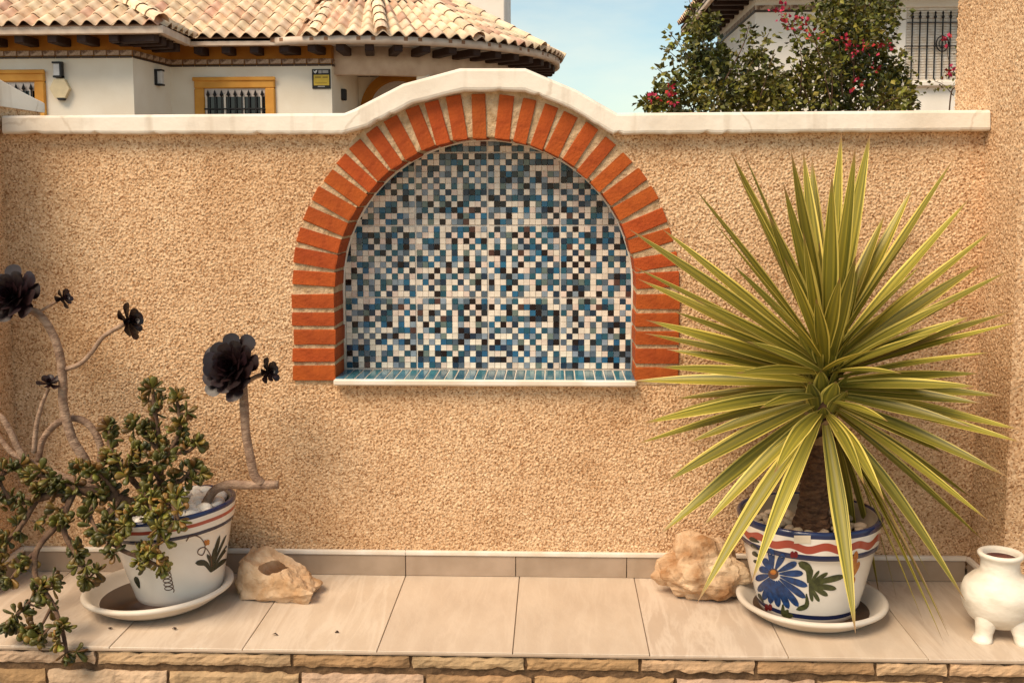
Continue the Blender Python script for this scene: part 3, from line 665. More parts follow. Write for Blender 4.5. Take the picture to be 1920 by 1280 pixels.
# trunk with scale-like leaf scars
V, Fc = [], []; seg, rows = 20, 44
for j in range(rows+1):
    t = j/rows; c = TB.lerp(TTp, t); r0 = .062*(1-t)+.036*t+(.018*max(0, 1-t*8))
    for k in range(seg):
        a = 2*math.pi*k/seg; ph = math.sin(a*5+j*.9)*math.sin(j*1.35)
        r = r0*(1+.13*ph+.10*mnoise.noise((math.cos(a)*3, math.sin(a)*3, t*22)))
        V.append((c.x+r*math.cos(a), c.y+r*math.sin(a), c.z))
for j in range(rows):
    for k in range(seg): Fc.append((j*seg+k, j*seg+(k+1) % seg, (j+1)*seg+(k+1) % seg, (j+1)*seg+k))
obj('trunk', V, Fc, M_trunk, yucca)
def yleaf(base, tip, w, bow, m=M_leafY, name='leaf', twist=0):
    d = tip-base; Lg = d.length; dn = d.normalized()
    radial = Vector((dn.x, dn.y, 0))
    s = dn.cross(Vector((0, 0, 1)))
    if s.length < .3: s = s+Vector((random.uniform(.5, 1), random.uniform(-.5, .5), 0))*.4
    s = (s-dn*s.dot(dn)).normalized(); nrm = s.cross(dn).normalized()
    if nrm.z < 0: nrm = -nrm; s = -s
    if abs(dn.z) > .8:   # upright leaves turn their face outwards at random
        R = Matrix.Rotation(random.uniform(-.6, .6), 3, dn); s = R @ s; nrm = R @ nrm
    if abs(dn.z) <= .8:
        nrm = nrm+Vector((0, -1, 0))*random.uniform(.35, 1.1); nrm = (nrm-dn*nrm.dot(dn)).normalized(); s = dn.cross(nrm).normalized()
    ctrl = base.lerp(tip, .52)+Vector((0, 0, bow*Lg))
    n = 13; V, Fc, UV = [], [], []
    for i in range(n+1):
        t = i/n; c = base*(1-t)**2+ctrl*2*t*(1-t)+tip*t*t
        wd = w*(.62*max(0, 1-t*7)+(1-max(0, 1-t*7))*1)*(.52+.48*min(1, t/.42))*(1 if t < .42 else max(.0, 1-((t-.42)/.58)**1.75))
        wd = max(wd, .0006); fold = .42*(1-.45*t)
        for u in (-1, -.72, -.34, 0, .34, .72, 1):
            V.append(c+s*(wd*u)+nrm*(abs(u)**1.25*wd*fold)); UV.append((u, t, 0))
    for i in range(n):
        for k in range(6): a = i*7+k; Fc.append((a, a+1, a+8, a+7))
    o = obj(name, V, Fc, m, yucca, True)
    A = o.data.attributes.new('leafuv', 'FLOAT_VECTOR', 'POINT'); A.data.foreach_set('vector', np.array(UV, dtype=np.float32).ravel())
    return o
TIPS = [(1578, 248), (1632, 248), (1604, 275), (1483, 283), (1506, 283), (1522, 296), (1469, 345), (1370, 285), (1393, 283), (1380, 318), (1300, 350), (1326, 402), (1180, 430), (1240, 428), (1188, 500), (1196, 523), (1211, 600), (1209, 625), (1258, 582), (1371, 494), (1184, 714), (1790, 296), (1713, 349), (1821, 369), (1715, 428), (1866, 428), (1731, 494), (1844, 492), (1893, 507), (1823, 592), (1897, 584), (1912, 603), (1684, 572), (1835, 725),
        (1264, 748), (1203, 794), (1192, 833), (1264, 888), (1243, 906), (1234, 1004), (1316, 988), (1889, 893), (1855, 977), (1846, 1015), (1826, 936), (1915, 806), (1918, 830), (1841, 756), (1560, 330), (1440, 400), (1660, 400), (1262, 772), (1232, 688), (1840, 700), (1862, 660), (1250, 655), (1880, 742), (1300, 560), (1790, 560), (1350, 622), (1760, 622), (1290, 830), (1820, 800), (1340, 860), (1770, 850)]
FRONT = [((1506, 436), .50), ((1471, 484), .48), ((1446, 566), .50), ((1647, 654), .5), ((1452, 886), .62), ((1620, 908), .58), ((1658, 938), .62), ((1307, 1130), .40), ((1409, 1092), .46), ((1604, 1186), .44), ((1810, 1126), .30), ((1746, 1087), .26), ((1780, 1194), .30), ((1771, 1208), .28), ((1733, 1170), .16), ((1575, 520), .42), ((1400, 640), .45), ((1690, 700), .48), ((1425, 765), .5), ((1665, 790), .5), ((1530, 560), .4), ((1605, 480), .35), ((1720, 610), .40), ((1380, 700), .42)]
BACK = [((1683, 1130), .14), ((1649, 1118), .10), ((1612, 1100), .14)]
def ybase(tx, ty):
    a = math.atan2(-(ty-715), tx-1548)     # angle of the tip on the picture
    up = math.sin(a)
    by = 722-58*up if up > 0 else 722+58*(-up)**1.0
    bx = 1547+11*math.cos(a)-(by-722)*.05
    return bx, by
Ln = .80
for (tx, ty) in TIPS:
    bx, by = ybase(tx, ty); bY = -.335
    best = None
    b0 = atY(bx, by, bY); flat = (atY(tx, ty, bY)-b0).length
    need = math.sqrt(max(0, Ln*Ln-flat*flat))
    sgn = random.choice((-1, -1, 1)); dy = min(need, .34)*sgn if sgn < 0 else min(need, .27)
    dy *= random.uniform(.6, 1)
    tip = atY(tx, ty, bY+dy)
    if tip.x > XR-.03: 
        for _ in range(20):
            if tip.x < XR-.03 or tip.y < -.36: break
            dy -= .03; tip = atY(tx, ty, bY+dy)
    b0 = atY(bx, by, bY+math.copysign(.018, dy))
    upn = (tip-b0).normalized().z
    yleaf(b0, tip, random.uniform(.029, .036) if ty < 560 else random.uniform(.026, .033), .022*(1-abs(upn)) if upn > -.2 else .05*(1-abs(upn)))
for (tx, ty), dd in FRONT:
    bx, by = ybase(tx, ty)
    if ty < 720: by = 690+random.uniform(-14, 20); bx = 1547+random.uniform(-8, 8)
    tip = atY(tx, ty, -.335-dd); b0 = atY(bx, by, -.362)
    if tip.z < .012:
        tip = atZ(tx, ty, .012)
    yleaf(b0, tip, random.uniform(.024, .031), .075 if ty > 800 else .03)
for (tx, ty), dd in BACK:
    b0 = atY(1560, 800, -.30); yleaf(b0, atY(tx, ty, -.335+dd), .019, .22, M_leafY)
yleaf(atY(1556, 800, -.35), atY(1776, 1180, -.335-.3), .008, .12, M_dead, 'dry_leaf')
# young spear leaves and leaf bases in the heart
for k in range(9):
    a = k*2.4; b0 = atY(1548, 700-k*5, -.335)+Vector((.016*math.cos(a), .016*math.sin(a), 0))
    yleaf(b0, b0+Vector((.10*math.cos(a), .10*math.sin(a)*.8, random.uniform(.34, .46))), .021, 0)
for k in range(46):
    a = k*2.39996; z = .60+k*.0080; c = TB.lerp(TTp, (z-.30)/.60); b0 = c+Vector((.030*math.cos(a), .030*math.sin(a), 0)); out_ = .075 if z > .74 else .045
    yleaf(b0, b0+Vector((out_*math.cos(a), out_*math.sin(a), random.uniform(.11, .17) if z > .74 else .08)), random.uniform(.029, .036), 0, M_leafY if z > .70 else M_dead, 'leaf_base')

# ------------------------------------------------------------------ aeonium plants
M_aeo = mat('black_rosette_leaf', (.015, .004, .005), (.006, .002, .002), rough=.42, scale=20, objrand=.35, island=.25, spec=.45)
M_stem = mat('aeonium_stem', (.38, .255, .175), (.20, .12, .078), rough=.85, scale=26, bump=.7, bscale=90, stretch=(1, 1, 2))
def spat(n=6, cup=.10, tipw=.27):
    V, Fc = [], []
    prof = [(0, .09), (.25, .12), (.5, .19), (.74, tipw), (.88, tipw*.95), (.96, tipw*.68), (1.0, tipw*.25)]
    for z, w in prof:
        for u in (-1, -.5, 0, .5, 1):
            V.append((w*u, -cup*z*z+.10*abs(u)*w*2*.5, z))
    for i in range(len(prof)-1):
        for k in range(4): a = i*5+k; Fc.append((a, a+1, a+6, a+5))
    return V, Fc
sv, sf = spat()
aeo_me = bpy.data.meshes.new('rosette_leaf'); aeo_me.from_pydata(sv, [], sf); aeo_me.update(); aeo_me.materials.append(M_aeo)
aeo_me.polygons.foreach_set('use_smooth', np.ones(len(aeo_me.polygons), dtype=bool))
def rosette(plant, c, axis, rad, n, single=False, flat=1.48):
    A = frame_from(axis); ax = Vector(axis).normalized()
    V, Fc = tubedata([c-ax*rad*.35, c-ax*rad*.1, c+ax*rad*.08], rad*.10, rad*.10, 6)
    Ls = []
    for i in range(n):
        t = (i+.5)/n; el = .10+(flat)*t**.75; a = i*2.39996
        d = A @ Vector((math.sin(el)*math.cos(a), math.sin(el)*math.sin(a), math.cos(el)))
        size = rad*(.40+.78*t)*random.uniform(.9, 1.08)
        x = ax.cross(d).normalized(); y = d.cross(x)      # y points against the axis -> leaf curves towards the heart
        R = Matrix((x, y, d)).transposed()
        Ls.append(Matrix.Translation(c-ax*rad*.10*t) @ R.to_4x4() @ Matrix.Diagonal((size, -size, size, 1)))
    if single:
        parts = [(V, Fc)]+[([M @ Vector(v) for v in sv], sf) for M in Ls]
        V, Fc = join(parts); return obj('rosette', V, Fc, M_aeo, plant, True)
    o = obj('rosette', V, Fc, M_aeo, plant, True)
    for M in Ls: inst('rosette_leaf', aeo_me, M, o)
    return o
def pxl(pts, Y): return catmull([atY(p[0], p[1], p[2] if len(p) > 2 else Y) for p in pts], 6)
SC = 2000/4.0
aeR = thing('aeonium_plant', 'black rosette succulent on a bent bare stem at the right of the leaning pot', 'plant', tuple(atY(390, 940, -.30)))
tube('stem', pxl([(372, 965), (388, 940), (402, 919), (430, 908), (470, 909), (522, 908)], -.30), .0185, .0165, M_stem, aeR, 12, .12)
tube('stem', pxl([(492, 907), (477, 890), (468, 850), (460, 800), (456, 725), (448, 705)], -.30), .0175, .0165, M_stem, aeR, 12, .12)
tube('stem', pxl([(456, 720), (480, 706), (503, 698)], -.30), .010, .008, M_stem, aeR, 8)
rosette(aeR, atY(433, 690, -.325), (-.22, -.85, .42), .118, 46, False)
rosette(aeR, atY(503, 696, -.315), (.8, -.5, .25), .050, 22, True)
aeL = thing('aeonium_plant', 'tall branching black rosette succulent with pale curved stems at the left edge', 'plant', tuple(atY(165, 900, -.36)))
YA = -.36
tube('stem', pxl([(172, 905), (160, 865), (135, 820), (119, 760), (117, 700), (105, 640), (76, 592), (42, 577)], YA), .0195, .0145, M_stem, aeL, 12, .12)
tube('stem', pxl([(70, 588), (90, 575), (112, 562)], YA), .006, .005, M_stem, aeL, 8)
tube('stem', pxl([(124, 692), (150, 682), (172, 660), (195, 630), (236, 606)], YA), .0095, .0085, M_stem, aeL, 10, .1)
tube('stem', pxl([(64, 848), (68, 800), (78, 760), (91, 728)], YA-.02), .0105, .0065, M_stem, aeL, 10, .1)
tube('stem', pxl([(72, 865), (80, 825), (105, 795), (135, 784), (162, 792), (182, 818), (190, 850), (180, 890)], YA+.04), .0125, .0145, M_stem, aeL, 10, .1)
tube('stem', pxl([(-25, 770), (2, 782), (20, 810), (40, 850), (66, 872), (100, 885), (150, 905), (200, 925)], YA-.03), .0115, .0135, M_stem, aeL, 10, .1)
tube('stem', pxl([(-30, 790), (0, 822), (25, 850), (60, 868)], YA-.01), .009, .012, M_stem, aeL, 10, .1)
rosette(aeL, atY(22, 556, YA-.02), (-.1, -.82, .40), .112, 44, False)
rosette(aeL, atY(119, 559, YA), (.88, -.25, .35), .040, 18, True)
rosette(aeL, atY(242, 602, YA), (.92, -.25, .30), .066, 24, True)
rosette(aeL, atY(92, 718, YA-.02), (.15, -.45, .85), .044, 20, True)

# ------------------------------------------------------------------ jade plant
M_jade = mat('jade_leaf', (.20, .185, .026), (.055, .062, .010), rough=.45, scale=14, objrand=.45, island=.4, spec=.45)
M_jadeY = mat('jade_leaf_tinged', (.27, .18, .028), (.14, .07, .014), rough=.45, scale=14, objrand=.35, island=.3, spec=.45)
M_bark = mat('jade_bark', (.16, .095, .055), (.085, .045, .028), rough=.95, scale=30, bump=.8, bscale=80)
jade = thing('jade_plant', 'sprawling jade plant with fleshy green leaves spilling out of the leaning pot', 'plant', tuple(atY(300, 960, -.33)))
BR = [  # polyline of (px, py, Y), radius0, radius1, first fraction with leaves
    ([(300, 985, -.31), (302, 930, -.33), (300, 880, -.34), (296, 820, -.34), (290, 765, -.33), (286, 728, -.33)], .020, .006, .45),
    ([(300, 880, -.34), (322, 840, -.35), (338, 800, -.34), (332, 752, -.33)], .011, .005, .35),
    ([(322, 850, -.35), (352, 846, -.36), (370, 832, -.35)], .007, .005, .3),
    ([(298, 850, -.34), (275, 815, -.35), (252, 795, -.36)], .009, .005, .3),
    ([(302, 930, -.33), (335, 905, -.37), (362, 878, -.38)], .011, .006, .2),
    ([(295, 960, -.32), (262, 915, -.38), (222, 870, -.40), (205, 830, -.38), (206, 800, -.37)], .014, .006, .4),
    ([(285, 965, -.32), (225, 935, -.42), (140, 918, -.46), (70, 935, -.48), (15, 940, -.48), (-25, 960, -.48)], .022, .009, .2),
    ([(225, 935, -.42), (190, 890, -.46), (150, 875, -.47)], .011, .006, .25),
    ([(140, 918, -.46), (100, 895, -.46), (60, 890, -.46)], .010, .006, .2),
    ([(70, 935, -.48), (40, 985, -.52), (10, 1020, -.54), (-5, 1060, -.56)], .011, .006, .1),
    ([(140, 918, -.46), (120, 970, -.53), (125, 1010, -.57), (150, 1050, -.60), (165, 1085, -.60)], .013, .006, .15),
    ([(225, 935, -.42), (205, 975, -.54), (215, 1020, -.60), (262, 1045, -.61), (300, 1060, -.60)], .011, .006, .2),
    ([(262, 915, -.40), (285, 950, -.57), (300, 990, -.60), (295, 1030, -.60), (300, 1055, -.60)], .010, .005, .15),
    ([(300, 930, -.36), (325, 950, -.58), (335, 975, -.60)], .008, .005, .15),
    ([(295, 940, -.40), (250, 965, -.58), (235, 985, -.58)], .008, .005, .1),
    ([(120, 970, -.53), (70, 1030, -.60), (68, 1085, -.66), (95, 1125, -.70), (112, 1165, -.745), (122, 1205, -.775), (124, 1224, -.79)], .012, .006, .80),
    ([(68, 1085, -.66), (60, 1120, -.69), (35, 1150, -.71), (25, 1165, -.72)], .007, .004, .35),
    ([(95, 1140, -.71), (75, 1175, -.735), (55, 1185, -.74)], .006, .004, .3),
    ([(112, 1165, -.745), (90, 1178, -.75), (70, 1190, -.752)], .004, .003, .4),
    ([(70, 1030, -.60), (40, 1060, -.63), (20, 1085, -.64)], .008, .005, .2),
    ([(68, 1085, -.66), (72, 1110, -.70), (100, 1095, -.70)], .005, .004, .3),
    ([(180, 930, -.45), (170, 965, -.53), (185, 1000, -.58)], .008, .005, .15),
    ([(20, 940, -.48), (0, 900, -.46), (20, 880, -.45)], .008, .005, .2),
    ([(250, 905, -.40), (240, 870, -.45), (255, 845, -.46)], .008, .005, .2),
    ([(302, 905, -.36), (290, 880, -.44), (310, 860, -.45)], .008, .005, .1),
]
lv, lf = [], []
for z, w, t in ((0, .07, .07), (.3, .17, .10), (.62, .30, .12), (.86, .29, .11), (1.0, .14, .06)):
    for k in range(6): a = math.pi*2*k/6; lv.append((w*math.cos(a), t*math.sin(a)-.12*z*z, z))
for i in range(4):
    for k in range(6): lf.append((i*6+k, i*6+(k+1) % 6, i*6+6+(k+1) % 6, i*6+6+k))
lf.append((24, 25, 26, 27, 28, 29))
jm = []
for mm in (M_jade, M_jadeY):
    me = bpy.data.meshes.new('leaf'); me.from_pydata(lv, [], lf); me.update(); me.materials.append(mm); me.polygons.foreach_set('use_smooth', np.ones(len(me.polygons), dtype=bool)); jm.append(me)
leaves = []; stems = []
for pts, r0, r1, fr in BR:
    P = catmull([atY(*p) for p in pts], 6)
    stems.append(tubedata(P, r0, r1, 8, .18))
    Lg = sum((P[i+1]-P[i]).length for i in range(len(P)-1)); acc = 0; nxt = fr*Lg
    for i in range(len(P)-1):
        seg_ = (P[i+1]-P[i]); acc += seg_.length
        while acc >= nxt and nxt < Lg:
            d = seg_.normalized(); p = P[i+1]
            off = Vector((random.gauss(0, 1), random.gauss(0, 1), random.gauss(0, 1))).normalized()
            dd = (d*.35+off*.9+Vector((0, -.25, .35))).normalized()
            c = p+dd*random.uniform(.012, .04)
            if (c-p).length > .02: stems.append(tubedata([p, (p+c)/2, c], .0045, .0035, 5))
            for q in range(random.randint(7, 10)):
                o2 = (dd*.75+Vector((random.gauss(0, 1), random.gauss(0, 1), random.gauss(0, 1))).normalized()).normalized()
                leaves.append((c+o2*random.uniform(.0, .008), o2, random.uniform(.029, .046)))
            nxt += random.uniform(.018, .032)
    d = (P[-1]-P[-3]).normalized()
    for q in range(14):
        o2 = (d*.9+Vector((random.gauss(0, 1), random.gauss(0, 1), random.gauss(0, 1))).normalized()).normalized(); leaves.append((P[-1]+o2*.004, o2, random.uniform(.029, .046)))
leaves = [l for l in leaves if not (l[0].z < .016 and l[0].y > -LD-.02)]
def inpot(p, o2, s_):
    Mi = pots['L'][2]
    for k in (0, .5, 1):
        q = Mi @ (p+o2*s_*k)
        if q.z < .37 and math.hypot(q.x, q.y) < np.interp(q.z, pots['L'][3], pots['L'][4])+.012: return True
    return False
leaves = [l for l in leaves if not inpot(*l)]
V, Fc = join(stems); obj('stem', V, Fc, M_bark, jade, True)
camv = Vector(CAM); leaves.sort(key=lambda l: (l[0]-camv).length)
bV, bF, bM = [], [], []
for k, (p, d, s_) in enumerate(leaves):
    M = Matrix.Translation(p) @ frame_from(d, random.uniform(0, 6.28)).to_4x4() @ Matrix.Diagonal((s_, s_, s_, 1)); w = 1 if random.random() < .3 else 0
    if k < 300: inst('leaf', jm[w], M, jade)
    else:
        o = len(bV); bV += [M @ Vector(v) for v in lv]; bF += [tuple(i+o for i in q) for q in lf]; bM += [w]*len(lf)
rest = obj('leaves', bV, bF, None, jade, True, mats=[M_jade, M_jadeY], mi=bM); rest['kind'] = 'stuff'

# ------------------------------------------------------------------ rocks
M_rockL = mat('limestone', (.68, .50, .33), (.44, .265, .135), rough=.9, scale=9, detail=10, bump=.7, bscale=40, pos=(.35, .6))
M_rockR = mat('ochre_rock', (.70, .52, .34), (.34, .17, .07), rough=.9, scale=8, detail=10, bump=1, bscale=34, pos=(.35, .62))
def evaluated(o):
    dg = bpy.context.evaluated_depsgraph_get(); return bpy.data.meshes.new_from_object(o.evaluated_get(dg))
def hull_rock(pts, cuts, amp, sc, sd):
    bm = bmesh.new()
    for p in pts: bm.verts.new(p)
    r = bmesh.ops.convex_hull(bm, input=bm.verts)
    bmesh.ops.delete(bm, geom=[g for g in r['geom_interior'] if isinstance(g, bmesh.types.BMVert)], context='VERTS')
    for _ in range(cuts): bmesh.ops.subdivide_edges(bm, edges=bm.edges, cuts=1, use_grid_fill=True)
    bmesh.ops.triangulate(bm, faces=bm.faces)
    bm.normal_update()
    for v in bm.verts:
        n = mnoise.noise(v.co*sc+Vector((sd, 0, 0)))*amp+abs(mnoise.noise(v.co*sc*2.3+Vector((0, sd, 0))))*-amp*.7+mnoise.noise(v.co*sc*5)*amp*.25
        F = mnoise.voronoi(v.co*sc*1.5+Vector((sd, 2, 0)))[0]; n += -amp*1.5*F[0]+amp*.5
        v.co += v.normal*n
    return bm
P_ = [atY(443, 1052, -.20), atY(443, 1118, -.24), atZ(452, 1127, 0), atY(474, 1020, -.14), atY(500, 1020, -.12), atY(540, 1040, -.12), atY(578, 1062, -.14), atY(606, 1088, -.16), atZ(600, 1104, 0), atZ(578, 1132, 0), atY(560, 1118, -.36), atY(545, 1090, -.34), atY(585, 1112, -.34), atZ(535, 1125, 0), atY(455, 1048, -.24), atY(470, 1085, -.29), atZ(448, 1085, 0), atZ(590, 1085, 0)]
bm = hull_rock(P_, 4, .012, 14, 5.1); me = bpy.data.meshes.new('holed_rock'); bm.to_mesh(me); bm.free()
tmp = bpy.data.objects.new('tmp', me); COL.objects.link(tmp)
hc = atY(514, 1066, -.235)
cv, cf = tubedata([hc+Vector((-.01, -.16, .15)), hc, hc+Vector((.010, .10, -.10))], .046, .036, 18, .25)
cv = [hc+Vector(((v-hc).x*1.25, (v-hc).y, (v-hc).z)) for v in cv]
cm = bpy.data.meshes.new('c'); cm.from_pydata([tuple(v) for v in cv], [], cf); cut = bpy.data.objects.new('cut', cm); COL.objects.link(cut)
bmx = bmesh.new(); bmx.from_mesh(cm); bmesh.ops.recalc_face_normals(bmx, faces=bmx.faces); bmx.to_mesh(cm); bmx.free()
md = tmp.modifiers.new('b', 'BOOLEAN'); md.operation = 'DIFFERENCE'; md.object = cut; md.solver = 'EXACT'
me2 = evaluated(tmp); bpy.data.objects.remove(tmp); bpy.data.objects.remove(cut)
me2.materials.clear(); me2.name = 'rock'
tag(link('rock', me2, M_rockL), 'pale angular rock with a hole through it beside the leaning pot', 'rock')
bm = bmesh.new(); bmesh.ops.create_icosphere(bm, subdivisions=5, radius=1)
rc_ = atY(1318, 1066, -.19)
for v in bm.verts:
    c = v.co.copy(); r = 1+.20*mnoise.noise(c*1.3+Vector((4, 1, 0)))-.16*abs(mnoise.noise(c*2.6+Vector((1, 5, 0))))+.05*mnoise.noise(c*6)-.04*abs(mnoise.noise(c*9))-.42*mnoise.voronoi(c*1.6)[0][0]+.20-.07*mnoise.voronoi(c*4.6)[0][0]
    x = c.x*r*.182; y = c.y*r*.125; z = c.z*r*.142
    z += -.10*max(0, x)*1.0          # lower towards the pot
    z = max(z, -(rc_.z-.001)+.012*max(0, mnoise.noise(c*3)))
    v.co = Vector((x, y, z))
me = bpy.data.meshes.new('rock'); bm.to_mesh(me); bm.free()
o = link('rock', me, M_rockR, loc=rc_); tag(o, 'chunky ochre brown rock on the ledge left of the yucca pot', 'rock')

# ------------------------------------------------------------------ vase
M_vase = mat('chalk_white_ceramic', (.74, .68, .58), (.54, .47, .37), rough=.5, scale=9, detail=12, bump=.4, bscale=22, stretch=(1, 1, 2), pos=(.28, .55))
VC = Vector((2.213, -.520, 0))
vase = thing('footed_vase', 'white ceramic vase on three stubby feet at the right end of the ledge', 'vase', VC)
vp = [(0, .026), (.040, .029), (.074, .041), (.101, .065), (.121, .098), (.130, .130), (.130, .158), (.120, .186), (.098, .208), (.076, .222), (.068, .234), (.066, .250), (.065, .268), (.070, .280), (.076, .287), (.078, .293), (.075, .299), (.068, .301), (.060, .297), (.055, .286), (.054, .262), (.0, .258)]
ob = lathe('body', vp[:-1]+[(.054, .262)], M_vase, None, 56, smooth=True, wob=.02); ob.location = VC; setpar(ob, vase)
ob = lathe('earth_fill', [(0, .281), (.03, .282), (.056, .279), (.056, .270)], mat('red_earth', (.15, .045, .03), (.07, .02, .015), rough=.9, scale=30, bump=1), None, 24); ob.location = VC; setpar(ob, vase)
for a in (-2.45, -1.02, 1.5):
    d = Vector((math.cos(a), math.sin(a), 0)); V, Fc = [], []
    secs = [(.074, .100, .040, .040), (.080, .070, .040, .038), (.087, .045, .034, .032), (.094, .024, .030, .028), (.103, .010, .034, .031), (.108, .003, .037, .033), (.108, 0, .035, .031)]
    sid = Vector((-d.y, d.x, 0))
    for (r, z, w, t) in secs:
        for k in range(14):
            q = 2*math.pi*k/14; V.append(VC+d*(r+t*math.cos(q))+sid*(w*math.sin(q))+Vector((0, 0, z)))
    for i in range(len(secs)-1):
        for k in range(14): Fc.append((i*14+k, (i+1)*14+k, (i+1)*14+(k+1) % 14, i*14+(k+1) % 14))
    Fc.append(tuple(range((len(secs)-1)*14, len(secs)*14)))
    obj('foot', V, Fc, M_vase, vase, True)

# fallen scraps
M_scrap = mat('dry_scrap', (.05, .03, .02), rough=.9)
for (x, y, s_, lab) in [(124, 1166, .026, 'largest dark dried scrap on the ledge below the jade plant'), (207, 1178, .010, 'tiny dark crumb by the left side of the mud filled saucer'), (327, 1178, .012, 'tiny dark crumb in front of the mud filled saucer'), (516, 1189, .011, 'small dark crumb on the ledge tile left of the middle tiles'), (632, 1184, .009, 'tiny dark crumb on the ledge right of the holed rock')]:
    p = atZ(x, y, .004); V = []
    for k in range(9):
        a = k/9*6.283; r = s_*random.uniform(.4, 1.1); V.append(p+Vector((r*math.cos(a), r*.55*math.sin(a), random.uniform(-.002, .005))))
    V.append(p+Vector((0, 0, .007)))
    tag(obj('dried_scrap', V, [(k, (k+1) % 9, 9) for k in range(9)], M_scrap), lab, 'debris')

# ------------------------------------------------------------------ houses beyond the wall
def wz(y, Y): return atY(960, y, Y).z
Y1, Y2, Y3 = 12.7, 14.0, 15.8
ZF = .62
house = thing('villa', 'cream villa with clay tiled roofs ochre window frames and a round porch', 'house', (-5, 16, ZF))
x_c1 = atY(250, 150, Y1).x; x_c2 = atY(320, 150, Y2).x; x_c3 = atY(622, 150, Y2).x; x_c4 = atY(672, 150, Y3).x
zc0, zc1 = wz(104, Y1), wz(88, Y1)          # cornice band
ZE = wz(57, Y1-.6)                           # underside of the eave
def plan_wall(name, pts, z0, z1, m):
    n = len(pts); V = [(p[0], p[1], z0) for p in pts]+[(p[0], p[1], z1) for p in pts]
    return obj(name, V, [((i+1) % n, i, n+i, n+(i+1) % n) if False else (i, (i+1) % n, n+(i+1) % n, n+i) for i in range(n)]+[tuple(range(n, 2*n))], m, house)
plan = [(-14, Y1), (x_c1, Y1), (x_c2, Y2), (x_c3, Y2), (x_c4, Y3), (-1.2, Y3), (-1.2, 22), (-14, 22)]
plan_wall('wall', plan, ZF-.3, zc0+.02, M_plaster)
plan_wall('upper_wall', [(p[0], p[1]) for p in plan], zc0+.02, ZE+.35, M_orange)
# cornice tiles along the faces
M_ct = mat('cornice_tile', (.50, .36, .26), (.16, .085, .05), rough=.5, scale=16, detail=4, pos=(.42, .56))
M_cs = mat('cornice_strip', (.055, .032, .02), rough=.5, scale=10)
ch = zc1-zc0
for (a, b) in ((plan[0], plan[1]), (plan[1], plan[2]), (plan[2], plan[3]), (plan[3], plan[4]), (plan[4], plan[5])):
    a, b = Vector((*a, 0)), Vector((*b, 0)); 
    if a.x < -8.6: a = Vector((-8.6, a.y, 0))
    Lg = (b-a).length; d = (b-a)/Lg; n = int(Lg/.205); nr = Vector((d.y, -d.x, 0)); R = Matrix.Rotation(math.atan2(d.y, d.x), 4, 'Z')
    mt = bmesh_box(Lg/n-.012, .02, ch*.60, .003); mt.name = 'cornice_tile'; mt.materials.append(M_ct)
    ms = bmesh_box(Lg/n-.012, .024, ch*.24, .003); ms.name = 'cornice_strip'; ms.materials.append(M_cs)
    for k in range(n):
        c = a+d*(k+.5)*Lg/n+nr*.009
        inst('cornice_tile', mt, Matrix.Translation((c.x, c.y, zc0+ch*.68)) @ R, house); inst('cornice_strip', ms, Matrix.Translation((c.x, c.y, zc0+ch*.18)) @ R, house)
# S-shaped roof tiles
TW, TL, EXP = .245, .43, .35
def s_tile(m):
    V, Fc = [], []; nx = 9
    for y, dz in ((0, .030), (TL, .0)):
        for th in (0, -.016):
            for i in range(nx):
                u = i/(nx-1); x = (u-.5)*TW*1.04; V.append((x, y, .046*math.cos((u-.5)*2*math.pi)+dz+th+.03))
    for i in range(nx-1): Fc += [(i, i+1, 2*nx+i+1, 2*nx+i), (nx+i+1, nx+i, i, i+1)[::-1]]
    Fc = []
    for i in range(nx-1):
        Fc.append((i, i+1, 2*nx+i+1, 2*nx+i)); Fc.append((nx+i, nx+i+1, i+1, i))
    me = bpy.data.meshes.new('roof_tile'); me.from_pydata(V, [], Fc); me.update(); me.materials.append(m)
    me.polygons.foreach_set('use_smooth', np.ones(len(me.polygons), dtype=bool)); return me
ST = [s_tile(M_tileA), s_tile(M_tileB)]
PT = math.tan(math.radians(27.5)); CT, STN = math.cos(math.radians(27.5)), math.sin(math.radians(27.5))
def lay(roof, o, ex, eo, ncol, nrow, keep, pink=.12, c0=0):
    """o eave corner, ex across, eo horizontal uphill direction"""
    ex, eo = Vector(ex), Vector(eo); ey = eo*CT+Vector((0, 0, STN)); nz_ = ex.cross(ey)
    R = Matrix((ex, ey, nz_)).transposed().to_4x4()
    for c in range(c0, ncol):
        for r in range(nrow):
            p = o+ex*(c+.5)*TW+ey*(r*EXP-.05)
            if not keep(p+ey*.2): continue
            x, y = proj(p+ey*.4)
            x2, y2 = proj(p)
            if y2 < -15 or max(x, x2) < -45 or min(x, x2) > 1990: continue
            inst('roof_tile', ST[1 if random.random() < pink else 0], Matrix.Translation(p+ex*random.uniform(-.01, .01)+nz_*random.uniform(0, .008)) @ R @ Matrix.Rotation(random.uniform(-.03, .03), 4, 'Z'), roof)
def slab(name, pts, m, parent, th=.06):
    pts = [Vector(p) for p in pts]; n = len(pts); V = pts+[p-Vector((0, 0, th)) for p in pts]
    return obj(name, V, [tuple(range(n)), tuple(range(2*n-1, n-1, -1))]+[((i+1) % n, i, n+i, n+(i+1) % n) for i in range(n)], m, parent)
FH = .125
ZR = ZE+FH+.01
E1, E2 = Y1-.6, Y2-.45
xe = atY(300, 50, E1).x; xe2 = atY(352, 78, E2).x
x_r2 = atY(588, 75, E2).x
